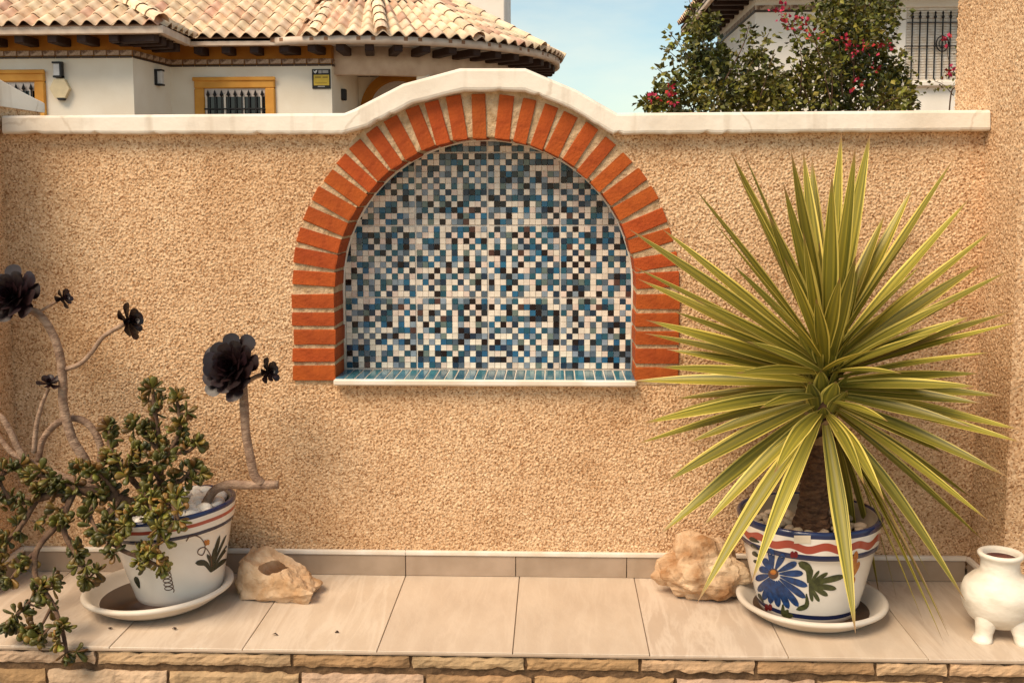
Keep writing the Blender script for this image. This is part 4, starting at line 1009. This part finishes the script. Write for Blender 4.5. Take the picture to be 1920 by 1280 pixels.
# left roof, its side slope and the middle roof
r1 = slab('roof', [(-14, E1, ZR), (xe, E1, ZR), (xe-6, E1+6, ZR+6*PT), (-14, E1+6, ZR+6*PT)], M_roofbase, house)
lay(r1, Vector((xe-30*TW, E1, ZR)), (1, 0, 0), (0, 1, 0), 30, 9, lambda p: p.y-E1 < xe-p.x+.1)
r1b = slab('roof', [(xe, E1, ZR), (xe2, E2, ZR), (xe2-5, E2+5, ZR+5*PT), (xe-6, E1+6, ZR+6*PT)], M_roofbase, house)
lay(r1b, Vector((xe, E1-.1, ZR)), (0, 1, 0), (-1, 0, 0), 26, 8, lambda p: (p.y-E1 > xe-p.x-.1) and (p.y-E2 < xe2-p.x+.05))
r2 = slab('roof', [(xe2-.3, E2, ZR), (x_r2, E2, ZR), (x_r2, E2+6, ZR+6*PT), (xe2-6, E2+6, ZR+6*PT)], M_roofbase, house)
lay(r2, Vector((x_r2-28*TW, E2, ZR)), (1, 0, 0), (0, 1, 0), 28, 9, lambda p: p.y-E2 > xe2-p.x-.05)
# hip cap tiles on the left roof
hipm = bpy.data.meshes.new('hip_tile'); V, Fc = [], []
for y, r in ((0, .125), (.42, .10)):
    for k in range(7): a = math.pi*k/6; V.append((r*math.cos(a), y, r*math.sin(a)))
for k in range(6): Fc.append((k, k+1, k+8, k+7))
hipm.from_pydata(V, [], [f[::-1] for f in Fc]); hipm.materials.append(M_tileA)
def hip(roof, p, d, n):
    d = Vector(d).normalized(); s_ = d.cross(Vector((0, 0, 1))).normalized(); u_ = s_.cross(d)
    R = Matrix((s_, d, u_)).transposed().to_4x4()
    for k in range(n): inst('hip_tile', hipm, Matrix.Translation(Vector(p)+d*(k*.36-.05)+u_*.055) @ R, roof)
hip(r1, (xe, E1, ZR), (-1, 1, PT), 8)
hip(r2, (x_r2, E2, ZR), (0.02, 1, PT), 8)
# fascias and rafters
box('fascia', -14, xe, E1, E1+.10, ZE, ZE+FH, M_fascia, house, .01)
pa, pb = Vector((xe, E1, 0)), Vector((xe2, E2, 0))
d_ = (pb-pa).normalized(); me = bmesh_box((pb-pa).length, .1, FH, .01); me.name = 'fascia'; me.materials.append(M_fascia)
inst('fascia', me, Matrix.Translation(((pa+pb)/2).x * Vector((1, 0, 0))+Vector((0, ((pa+pb)/2).y, ZE+FH/2))) @ Matrix.Rotation(math.atan2(d_.y, d_.x), 4, 'Z'), house)
box('fascia', xe2, x_r2, E2, E2+.10, ZE, ZE+FH, M_fascia, house, .01)
sof = obj('soffit', [(-14, E1+.05, ZE+.09), (xe, E1+.05, ZE+.09), (xe2, E2+.05, ZE+.09), (x_r2, E2+.05, ZE+.09), (x_r2, Y2+.4, ZE+.09), (-14, Y2+.4, ZE+.09)], [(0, 1, 2, 3, 4, 5)], M_fascia, house)
def rafter(p, q):
    p, q = Vector(p), Vector(q); Lg = (q-p).length; me = bmesh_box(.15, Lg, .13, .012); me.name = 'rafter'; me.materials.append(M_wood)
    d = (q-p)/Lg; inst('rafter', me, Matrix.Translation((p+q)/2) @ Matrix.Rotation(math.atan2(-d.x, d.y), 4, 'Z'), house)
for x in (-22, 38, 100, 155, 215):
    X = atY(x, 65, E1+.15).x; rafter((X, E1+.09, ZE-.05), (X, Y1+.1, ZE-.05))
for k in range(4):
    p = pa.lerp(pb, (k+.4)/4); rafter((p.x-.1, p.y, ZE-.05), (p.x-.85, p.y+.15, ZE-.05))
for x in (372, 424, 477, 532):
    X = atY(x, 90, E2+.12).x; rafter((X, E2+.09, ZE-.05), (X, Y2+.1, ZE-.05))
# round porch
PC = Vector((-3.0, 17.1, 0)); PRD = 3.72
seg0, seg1 = -200, 60      # degrees of the rim built (0 = +X)
def rim(r, a, z): a = math.radians(a); return Vector((PC.x+r*math.cos(a), PC.y+r*math.sin(a), z))
V, Fc = [], []; angs_ = list(range(-160, 61, 4))
for a in angs_: V += [rim(PRD, a, ZR-.02), rim(.02, a, ZR-.02+PRD*PT), rim(PRD, a, ZR-.08), ]
for i in range(len(angs_)-1): Fc += [(i*3, i*3+3, i*3+4, i*3+1), (i*3+2, i*3+5, i*3+3, i*3)]
cone = obj('roof', V, Fc, M_roofbase, house)
nc = int(2*math.pi*PRD/TW)
for r in range(8):
    rr = PRD-(r*EXP-.05)*CT
    w = 2*math.pi*(rr-.12)/nc/TW
    step = 1
    for k in range(nc):
        a = 360*k/nc-180
        if not (-108 < a < 40): continue
        ar = math.radians(a); eo = Vector((-math.cos(ar), -math.sin(ar), 0)); ex = Vector((-math.sin(ar), math.cos(ar), 0))
        ey = eo*CT+Vector((0, 0, STN)); nz_ = ex.cross(ey)
        p = rim(rr, a, ZR+(r*EXP-.05)*STN)
        x2, y2 = proj(p)
        if y2 < -12 or p.x < x_r2-.2+(p.y-E2)*.02: continue
        if r > 4 and k % 2: continue
        inst('roof_tile', ST[1 if random.random() < .2 else 0], Matrix.Translation(p+nz_*random.uniform(0, .008)) @ Matrix((ex, ey, nz_)).transposed().to_4x4() @ Matrix.Diagonal((w*(2 if r > 4 else 1), 1, w*.5+.5, 1)), cone)
for a in (-78, -52, -26, 0):
    ar = math.radians(a); hip(cone, rim(PRD, a, ZR), (-math.cos(ar), -math.sin(ar), PT), 6)
def ring(name, ro, ri, z0, z1, m, a0=-115, a1=60):
    V, Fc = [], []; A = list(np.arange(a0, a1+1, 3.0))
    for a in A: V += [rim(ro, a, z0), rim(ro, a, z1), rim(ri, a, z1), rim(ri, a, z0)]
    for i in range(len(A)-1):
        for k in range(4): Fc.append((i*4+k, i*4+4+k, i*4+4+(k+1) % 4, i*4+(k+1) % 4))
    Fc += [(0, 1, 2, 3), (len(V)-1, len(V)-2, len(V)-3, len(V)-4)]
    return obj(name, V, Fc, m, house, True)
ring('fascia', PRD, PRD-.10, ZE, ZE+FH, M_fascia, -106, 60)
ring('porch_beam', 2.95, 2.7, ZE-.42, ZE+.05, M_fascia, -150, 60)
ring('soffit', PRD-.02, .3, ZE+.06, ZE+.085, M_fascia, -150, 60)
for k in range(24):
    a = -104+k*7.6
    if a > 56: break
    rafter(rim(PRD-.10, a, ZE-.045), rim(2.9, a, ZE-.045))
for a in (-40, -62): 
    c = rim(2.82, a, 0)
    if True: box('porch_column', c.x-.12, c.x+.12, c.y-.12, c.y+.12, ZF, ZE-.4, M_plaster, house, .02)
# upper storey block behind
a_, b_ = atY(700, 0, 19.6), atY(946, 0, 19.6)
box('upper_storey', a_.x, b_.x, 19.6, 23, ZE, ZE+4.2, M_plaster2, house, .02)
# windows
def window(px0, px1, py0, Y, nb):
    a = atY(px0, py0, Y); b = atY(px1, py0, Y); x0, x1, zt_ = a.x, b.x, a.z; zb_ = zt_-1.35; fwid = .17
    fr = prism('window', [(x0, zb_), (x1, zb_), (x1, zt_), (x0, zt_), (x0+fwid, zt_-fwid), (x1-fwid, zt_-fwid), (x1-fwid, zb_+fwid), (x0+fwid, zb_+fwid)][:4], Y-.001, Y+.001, M_glass, house)
    for (c0, c1, e0_, e1_) in ((x0, x1, zt_-fwid, zt_), (x0, x0+fwid, zb_, zt_-fwid), (x1-fwid, x1, zb_, zt_-fwid), (x0, x1, zb_-.04, zb_)):
        box('frame', c0, c1, Y-.06, Y+.02, e0_, e1_, M_yellow, fr, .018)
    box('frame_lip', x0-.02, x1+.02, Y-.085, Y-.05, zt_-.045, zt_+.02, M_yellow, fr, .01)
    i0, i1 = x0+fwid, x1-fwid; top = zt_-fwid
    box('curtain', i0, i1, Y-.018, Y-.008, top-.14, top, M_curtain, fr, 0)
    for k in range(4):
        x = i0+(i1-i0)*(k+.1)/3.3; box('mullion', x-.02, x+.02, Y-.035, Y-.012, zb_, top-.10, M_trim, fr, .004)
    for k in range(nb):
        x = i0+(i1-i0)*(k+.6)/nb
        box('bar', x-.010, x+.010, Y-.065, Y-.045, zb_, top-.10, M_black, fr, .002)
        V = [(x-.034, Y-.055, top-.11), (x, Y-.085, top-.11), (x+.034, Y-.055, top-.11), (x, Y-.025, top-.11), (x, Y-.055, top-.02), (x, Y-.055, top-.15)]
        obj('spear_tip', V, [(0, 1, 4), (1, 2, 4), (2, 3, 4), (3, 0, 4), (1, 0, 5), (2, 1, 5), (3, 2, 5), (0, 3, 5)], M_black, fr)
    box('bar', i0, i1, Y-.062, Y-.048, top-.36, top-.335, M_black, fr, .002)
window(-80, 85, 135, Y1, 9); window(365, 516, 148, Y2, 9)
# wall lamps, siren and alarm plate
M_lampglass = mat('lamp_glass', (.70, .68, .66), rough=.3)
M_siren = mat('siren_cover', (.72, .60, .38), rough=.5)
def lamp(px, py, Y, w, h):
    c = atY(px, py, Y); k = box('wall_lamp', c.x-w/2, c.x+w/2, Y-.10, Y, c.z-h/2+.025, c.z+h/2-.025, M_lampglass, house, .01)
    box('lamp_cap', c.x-w/2-.01, c.x+w/2+.02, Y-.12, Y, c.z+h/2-.03, c.z+h/2, M_black, k, .004); box('lamp_cap', c.x-w/2+.0, c.x+w/2+.03, Y-.12, Y, c.z-h/2, c.z-h/2+.03, M_black, k, .004)
    box('lamp_arm', c.x+w/2-.004, c.x+w/2+.03, Y-.11, Y-.02, c.z-h/2, c.z+h/2, M_black, k, .004)
lamp(111, 132, Y1, .11, .25)
c = atY(116, 167, Y1)
def hexa(rx, rz, y0, y1, nm, m, par, cut=None, top=None):
    pts = [(c.x+rx*math.cos(math.radians(60*k)), c.z+rz*math.sin(math.radians(60*k))) for k in range(6)]
    return prism(nm, pts, y0, y1, m, par)
sh = hexa(.16, .175, Y1-.09, Y1, 'siren_box', M_siren, house)
prism('siren_strobe', [(c.x-.05, c.z-.148), (c.x+.075, c.z-.148), (c.x+.05, c.z-.185), (c.x-.02, c.z-.185)], Y1-.095, Y1, M_black, sh)
sp_ = Vector((x_c1+(x_c2-x_c1)*.62, Y1+(Y2-Y1)*.62, atY(300, 146, Y1+(Y2-Y1)*.62).z))
lk = box('wall_lamp', sp_.x+.015, sp_.x+.10, sp_.y-.06, sp_.y+.06, sp_.z-.11, sp_.z+.11, M_lampglass, house, .01)
for dz in (-.12, .12): box('lamp_cap', sp_.x, sp_.x+.11, sp_.y-.075, sp_.y+.06, sp_.z+dz-.014, sp_.z+dz+.014, M_black, lk, .003)
box('lamp_arm', sp_.x-.03, sp_.x+.03, sp_.y-.10, sp_.y-.06, sp_.z-.13, sp_.z+.13, M_black, lk, .003)
M_ply = mat('yellow_plate', (.72, .50, .05), rough=.5); M_plg = mat('grey_print', (.42, .40, .38), rough=.5); M_plw = mat('white_print', (.8, .8, .78), rough=.5); M_plb = mat('ochre_print', (.30, .19, .02), rough=.5)
al = pbox('alarm_plate', (586, 130, 619.5, 167), Y2-.001, .02, M_black, house)
def pl(nm, r, m, dp): 
    p = pbox(nm, r, Y2-.02-dp, .002, m, None, 0); p.parent = al; return p
pl('plate_panel', (588.5, 140.5, 617, 160.5), M_ply, .001)
pl('plate_print', (591, 144, 601.5, 146.3), M_plb, .0035); pl('plate_print', (605, 144, 614.5, 146.3), M_plb, .0035)
pl('plate_print', (591, 155.4, 613, 156.6), M_plb, .0035); pl('plate_print', (596, 161.5, 609, 163.6), M_plg, .001)
pl('plate_print', (604.5, 132, 615.5, 137.5), M_plg, .001); pl('plate_print', (597, 132, 603, 138), M_plg, .001)
b0 = [(587.5, 132), (590, 134.5), (592.5, 132.2), (594.8, 131.5), (594, 135.5), (591.5, 138), (589, 137)]
w_ = prism('plate_emblem', [(atY(x, y, Y2-.024).x, atY(x, y, Y2-.024).z) for x, y in b0], Y2-.0255, Y2-.0225, M_plw, None); w_.parent = al
# porch lamp and arched door
pY = Y2+(Y3-Y2)*.35; pc = atY(639, 178, pY)
box('porch_lamp', pc.x-.02, pc.x+.10, pc.y-.06, pc.y+.06, pc.z-.10, pc.z+.10, M_black, house, .015)
dc = atY(748, 207, Y3); ro_, ri_ = 70/2000*20.2, 53/2000*20.2
V, Fc = [], []
for k in range(33):
    a = math.pi*k/32
    for r, y in ((ro_, Y3-.10), (ri_+.03, Y3-.10), (ri_, Y3-.04), (ri_, Y3+.02), (ro_, Y3+.02)): V.append((dc.x+r*math.cos(a), y, dc.z+r*math.sin(a)))
for k in range(32):
    for i in range(5): Fc.append((k*5+i, k*5+5+i, k*5+5+(i+1) % 5, k*5+(i+1) % 5))
door = obj('arched_doorway', V, Fc, M_orange, house)
box('frame', dc.x-ro_, dc.x-ri_, Y3-.10, Y3, ZF, dc.z, M_orange, door, .01); box('frame', dc.x+ri_, dc.x+ro_, Y3-.10, Y3, ZF, dc.z, M_orange, door, .01)
prism('door_leaf', [(dc.x-ri_, ZF), (dc.x+ri_, ZF)]+[(dc.x+ri_*math.cos(math.pi*k/20), dc.z+ri_*math.sin(math.pi*k/20)) for k in range(21)], Y3-.03, Y3+.01, M_curtain, door)

# right house
YR = 15.7
h2 = thing('white_house', 'white house with a grilled shuttered window and overhanging eaves behind the bougainvillea', 'house', (7, 19, ZF))
xh = atY(1415, 100, YR).x
zs2 = wz(4, YR)
box('wall', xh, 14, YR, YR+4.6, ZF-.3, zs2+.25, M_plaster2, h2, .01)
M_ct2 = M_ct
zcA, zcB = wz(27, YR), wz(12, YR)
n = 13; Lg = 4.5
mt = bmesh_box(.02, Lg/n-.012, (zcB-zcA)*.6, .003); mt.name = 'cornice_tile'; mt.materials.append(M_ct)
mtf = bmesh_box(.30, .02, (zcB-zcA)*.6, .003); mtf.name = 'cornice_tile'; mtf.materials.append(M_ct)
for k in range(n): inst('cornice_tile', mt, Matrix.Translation((xh-.008, YR+(k+.5)*Lg/n, (zcA+zcB)/2)), h2)
for k in range(12): inst('cornice_tile', mtf, Matrix.Translation((xh+.16+k*.312, YR-.008, (zcA+zcB)/2)), h2)
box('cornice_strip', xh-.02, xh+3.9, YR-.02, YR+4.55, zcA-.01, zcA+.03, M_cs, h2, 0)
EO = .75
zE = zs2+.02
box('soffit', xh-EO, 14, YR-EO, YR+5.2, zE+.13, zE+.17, M_wood, h2, 0)
box('fascia', xh-EO, xh-EO+.08, YR-EO, YR+5.2, zE+.06, zE+.26, M_fascia, h2, .01)
box('fascia', xh-EO+.08, 14, YR-EO, YR-EO+.08, zE+.06, zE+.26, M_fascia, h2, .01)
for k in range(10):
    y = YR-EO+.3+k*.55; box('rafter', xh-EO+.08, xh, y, y+.14, zE, zE+.13, M_wood, h2, .01)
rf = slab('roof', [(xh-EO, YR-EO, zE+.27), (xh-EO, YR+5.2, zE+.27), (xh-EO+4, YR+5.2, zE+.27+4*PT), (xh-EO+4, YR-EO, zE+.27+4*PT)], M_roofbase, h2)
ex, ey = Vector((0, -1, 0)), Vector((CT, 0, STN)); nz_ = ex.cross(ey); R = Matrix((ex, ey, nz_)).transposed().to_4x4()
for k in range(24):
    for r in range(2):
        inst('roof_tile', ST[1 if random.random() < .5 else 0], Matrix.Translation(Vector((xh-EO-.06, YR-EO+.12+k*TW, zE+.28))+ey*r*EXP) @ R, rf)
# window of the right house
wx0, wx1 = atY(1697, 90, YR).x, atY(1697+128, 90, YR).x; wz1, wz0 = wz(23, YR), wz(158, YR)
wn2 = box('window', wx0-.001, wx1+.001, YR-.012, YR-.002, wz0, wz1, M_grout, h2, 0)
for (c0, c1, e0_, e1_, dp) in ((wx0-.16, wx1+.16, wz1, wz1+.16, .07), (wx0-.16, wx0, wz0, wz1, .07), (wx1, wx1+.16, wz0, wz1, .07), (wx0-.22, wx1+.22, wz0-.10, wz0, .12), (wx0-.20, wx1+.20, wz1+.16, wz1+.20, .10)):
    box('frame', c0, c1, YR-dp, YR-.001, e0_, e1_, M_plaster2, wn2, .02)
for k in range(27):
    z = wz0+(wz1-wz0)*(k+.5)/27; box('shutter_slat', wx0, wx1, YR-.03, YR-.014, z-.021, z+.021, M_trim, wn2, .006)
for k in range(9):
    x = wx0+(wx1-wx0)*(k+.7)/9; box('bar', x-.011, x+.011, YR-.085, YR-.063, wz0+.03, wz1-.10, M_black, wn2, .002)
    for zz, s_ in ((wz1-.17, .030), (wz1-.10, .022), (wz0+.62, .024)):
        ob = lathe('bar_knob', [(0, -s_*1.5), (s_*.8, -s_*.6), (s_, 0), (s_*.7, s_*.8), (0, s_*1.8)], M_black, None, 8); ob.location = (x, YR-.074, zz); ob.parent = wn2
for z in (wz1-.27, wz0+.62): box('bar', wx0, wx1, YR-.080, YR-.068, z-.008, z+.008, M_black, wn2, .001)
oc = Vector((wx0+(wx1-wx0)*.52, YR-.09, wz0+.66))
tube('grille_ornament', [oc+Vector((.11*math.cos(k*math.pi/8), 0, .14*math.sin(k*math.pi/8))) for k in range(17)], .012, .012, M_black, wn2, 5)
tube('grille_ornament', [oc+Vector((.06*math.cos(k*math.pi/8), 0, .08*math.sin(k*math.pi/8))) for k in range(17)], .010, .010, M_black, wn2, 5)

# ------------------------------------------------------------------ bougainvillea
M_bl = mat('bougainvillea_leaf', (.17, .155, .022), (.060, .066, .011), rough=.45, scale=3, island=.6, pos=(.4, .6))
M_bract = mat('magenta_bract', (.42, .022, .055), (.27, .012, .03), rough=.6, scale=8, island=.4)
M_twig = mat('bougainvillea_twig', (.10, .055, .03), rough=.9, scale=20)
YBg = 3.6
def leaf_block(P, D, Sz, wr=.36):
    """many small folded leaves: P centres, D directions, sizes"""
    P, D = np.array(P), np.array(D); n = len(P); D = D/np.linalg.norm(D, axis=1, keepdims=True)
    r = rng.standard_normal((n, 3)); s = np.cross(D, r); s /= np.linalg.norm(s, axis=1, keepdims=True); nn = np.cross(s, D)
    Sz = np.array(Sz)[:, None]
    v = np.stack([P, P+D*Sz*.45+s*Sz*wr+nn*Sz*.10, P+D*Sz*.5-nn*Sz*.03, P+D*Sz*.45-s*Sz*wr+nn*Sz*.10, P+D*Sz-nn*Sz*.10], 1).reshape(-1, 3)
    b = np.arange(n)[:, None]*5
    f = np.concatenate([b+np.array([[0, 1, 2]]), b+np.array([[0, 2, 3]]), b+np.array([[1, 4, 2]]), b+np.array([[2, 4, 3]])], 0)
    return v.tolist(), f.tolist()
bou = thing('bougainvillea', 'bougainvillea bush with green leaves and magenta flowers rising behind the wall', 'shrub', tuple(atY(1450, 330, YBg).xy)+(ZF,))
shoots = [((1300, 230), (1196, 190)), ((1310, 230), (1232, 128)), ((1290, 230), (1226, 186)), ((1330, 200), (1255, 60)), ((1330, 190), (1250, 92)), ((1330, 160), (1292, 0)), ((1340, 150), (1302, 40)), ((1340, 180), (1312, 100)), ((1370, 180), (1340, 78)), ((1360, 150), (1405, 48)), ((1380, 190), (1442, 62)), ((1420, 200), (1452, 95)), ((1390, 200), (1380, 110)), ((1400, 210), (1425, 120)),
          ((1560, 200), (1502, 20)), ((1560, 180), (1530, -10)), ((1580, 180), (1562, -30)), ((1600, 180), (1600, -30)), ((1610, 180), (1640, -20)), ((1620, 180), (1680, -8)), ((1620, 190), (1665, 60)), ((1620, 200), (1692, 100)), ((1640, 210), (1704, 180)), ((1600, 160), (1622, 40)), ((1580, 160), (1580, 60)), ((1560, 190), (1540, 100)), ((1520, 200), (1482, 125)), ((1500, 180), (1500, 90)), ((1540, 160), (1475, 35)), ((1480, 210), (1465, 150)),
          ((1650, 210), (1710, 195)), ((1660, 180), (1700, 140)), ((1600, 120), (1655, 10)), ((1600, 120), (1545, 40)), ((1590, 120), (1605, 10))]
bp, bdv, bs = [], [], []; tw = []
for (a, b_) in shoots:
    Y0_ = YBg+random.uniform(-.35, .45)
    A0, B0 = atY(*a, Y0_), atY(*b_, Y0_+random.uniform(-.2, .2))
    mid = A0.lerp(B0, .5)+Vector((random.uniform(-.04, .04), 0, random.uniform(0, .06)))
    P = catmull([A0, mid, B0], 10); tw.append(tubedata(P, .006, .0025, 5))
    Lg = (B0-A0).length
    for k in range(int(Lg*170)):
        t = random.random()**.8; i = min(int(t*(len(P)-1)), len(P)-2); p = P[i].lerp(P[i+1], t*(len(P)-1)-i)
        sp_r = .075*(1-t)+.014
        off = Vector((random.gauss(0, 1), random.gauss(0, 1), random.gauss(0, .8)))
        bp.append(p+off*sp_r); bdv.append(off.normalized()+(B0-A0).normalized()*.3+Vector((0, 0, -.35))); bs.append(random.uniform(.032, .060))
# dense lower body: clumps of leaves
dense = [(1318, 62, 16), (1300, 95, 18), (1335, 40, 10), (1325, 120, 20), (1450, 140, 14), (1415, 110, 10), (1245, 195, 20), (1285, 165, 30), (1330, 140, 34), (1300, 200, 30), (1345, 185, 38), (1385, 165, 34), (1400, 200, 34), (1430, 165, 26), (1440, 200, 34), (1485, 195, 36), (1525, 175, 36), (1555, 200, 34), (1570, 140, 36), (1600, 100, 36), (1630, 70, 30), (1590, 50, 30), (1560, 90, 26), (1640, 130, 36), (1610, 175, 40), (1660, 180, 36), (1680, 150, 22), (1650, 30, 26), (1600, 10, 34), (1560, 15, 24), (1350, 110, 18), (1510, 140, 20), (1630, -10, 30), (1690, 190, 20), (1460, 180, 22), (1240, 175, 14), (1215, 192, 10)]
for (x, y, r) in dense:
    Y0_ = YBg+random.uniform(-.25, .35); c = atY(x, y, Y0_); R_ = r/2000*(Y0_+4.3)
    for k in range(int(7.5*r)+20):
        o = Vector((random.gauss(0, .62), random.gauss(0, .8), random.gauss(0, .55)))*R_
        bp.append(c+o); bdv.append(o.normalized()*.7+Vector((random.gauss(0, .5), random.gauss(0, .5)-.2, random.gauss(0, .5)-.1))); bs.append(random.uniform(.030, .056))
for x in np.linspace(1250, 1690, 60):
    for k in range(16):
        c = atY(x+random.uniform(-6, 6), random.uniform(170, 290), YBg+random.uniform(-.35, .4)); bp.append(c); bdv.append(Vector((random.gauss(0, 1), random.gauss(0, 1)-.4, random.gauss(0, 1)))); bs.append(random.uniform(.030, .056))
V, Fc = leaf_block(bp, bdv, bs); o = obj('foliage', V, Fc, M_bl, bou); o['kind'] = 'stuff'
base = Vector((atY(1450, 330, YBg).x, YBg, ZF))
for k in range(7):
    tgt = atY(1270+k*68, 200, YBg+random.uniform(-.2, .2)); tw.append(tubedata(catmull([base+Vector((random.uniform(-.15, .15), random.uniform(-.1, .1), 0)), base.lerp(tgt, .5)+Vector((0, 0, .1)), tgt], 6), .022, .007, 6))
V, Fc = join(tw); obj('stem', V, Fc, M_twig, bou, True)
def cluster(plant, x, y, r, n, Y0_):
    c = atY(x, y, Y0_); R_ = r/2000*(Y0_+4.3); P, D, Z = [], [], []
    for k in range(n):
        o = Vector((random.gauss(0, .55), random.gauss(0, .5), random.gauss(0, .55)))*R_; P.append(c+o); D.append(o.normalized()+Vector((0, -.3, .1))); Z.append(random.uniform(.022, .036))
    V, Fc = leaf_block(P, D, Z, .45); o = obj('flower_cluster', V, Fc, M_bract, plant); o['kind'] = 'stuff'
for (x, y, r, n) in [(1468, 24, 14, 36), (1484, 42, 11, 22), (1506, 42, 7, 10), (1510, 62, 9, 12), (1528, 66, 8, 8), (1226, 184, 8, 16), (1256, 168, 9, 14), (1262, 186, 8, 12), (1582, 74, 7, 12), (1597, 92, 9, 16), (1622, 90, 8, 14), (1656, 88, 9, 16), (1604, 158, 10, 12), (1640, 130, 6, 5)]: cluster(bou, x, y, r, n, YBg-.35)
# separate flowering shoot by the pillar
sh2 = thing('bougainvillea', 'thin bougainvillea shoot with a few magenta flowers in front of the grilled window', 'shrub', tuple(atY(1790, 330, 2.6).xy)+(ZF,))
tw = [tubedata(catmull([atY(1770, 520, 2.6), atY(1780, 210, 2.6), atY(1792, 160, 2.6), atY(1800, 120, 2.6), atY(1804, 85, 2.6)], 8), .006, .0025, 5), tubedata(catmull([atY(1788, 180, 2.6), atY(1770, 160, 2.6), atY(1752, 152, 2.6)], 5), .003, .002, 5), tubedata(catmull([atY(1795, 150, 2.6), atY(1778, 110, 2.6), atY(1776, 80, 2.6)], 5), .003, .0015, 5)]
V, Fc = join(tw); obj('stem', V, Fc, M_twig, sh2, True)
P, D, Z = [], [], []
for (x, y, r, n) in [(1798, 150, 12, 20), (1757, 156, 11, 16), (1802, 100, 8, 9), (1785, 165, 9, 9), (1770, 140, 8, 6)]:
    for k in range(n):
        o = Vector((random.gauss(0, .6), random.gauss(0, .6), random.gauss(0, .6))); P.append(atY(x, y, 2.6)+o*r/290); D.append(o+Vector((0, 0, -.3))); Z.append(random.uniform(.02, .032))
V, Fc = leaf_block(P, D, Z); o = obj('foliage', V, Fc, M_bl, sh2); o['kind'] = 'stuff'
for (x, y, r, n) in [(1776, 78, 6, 9), (1774, 136, 6, 8), (1793, 132, 7, 9)]: cluster(sh2, x, y, r, n, 2.58)
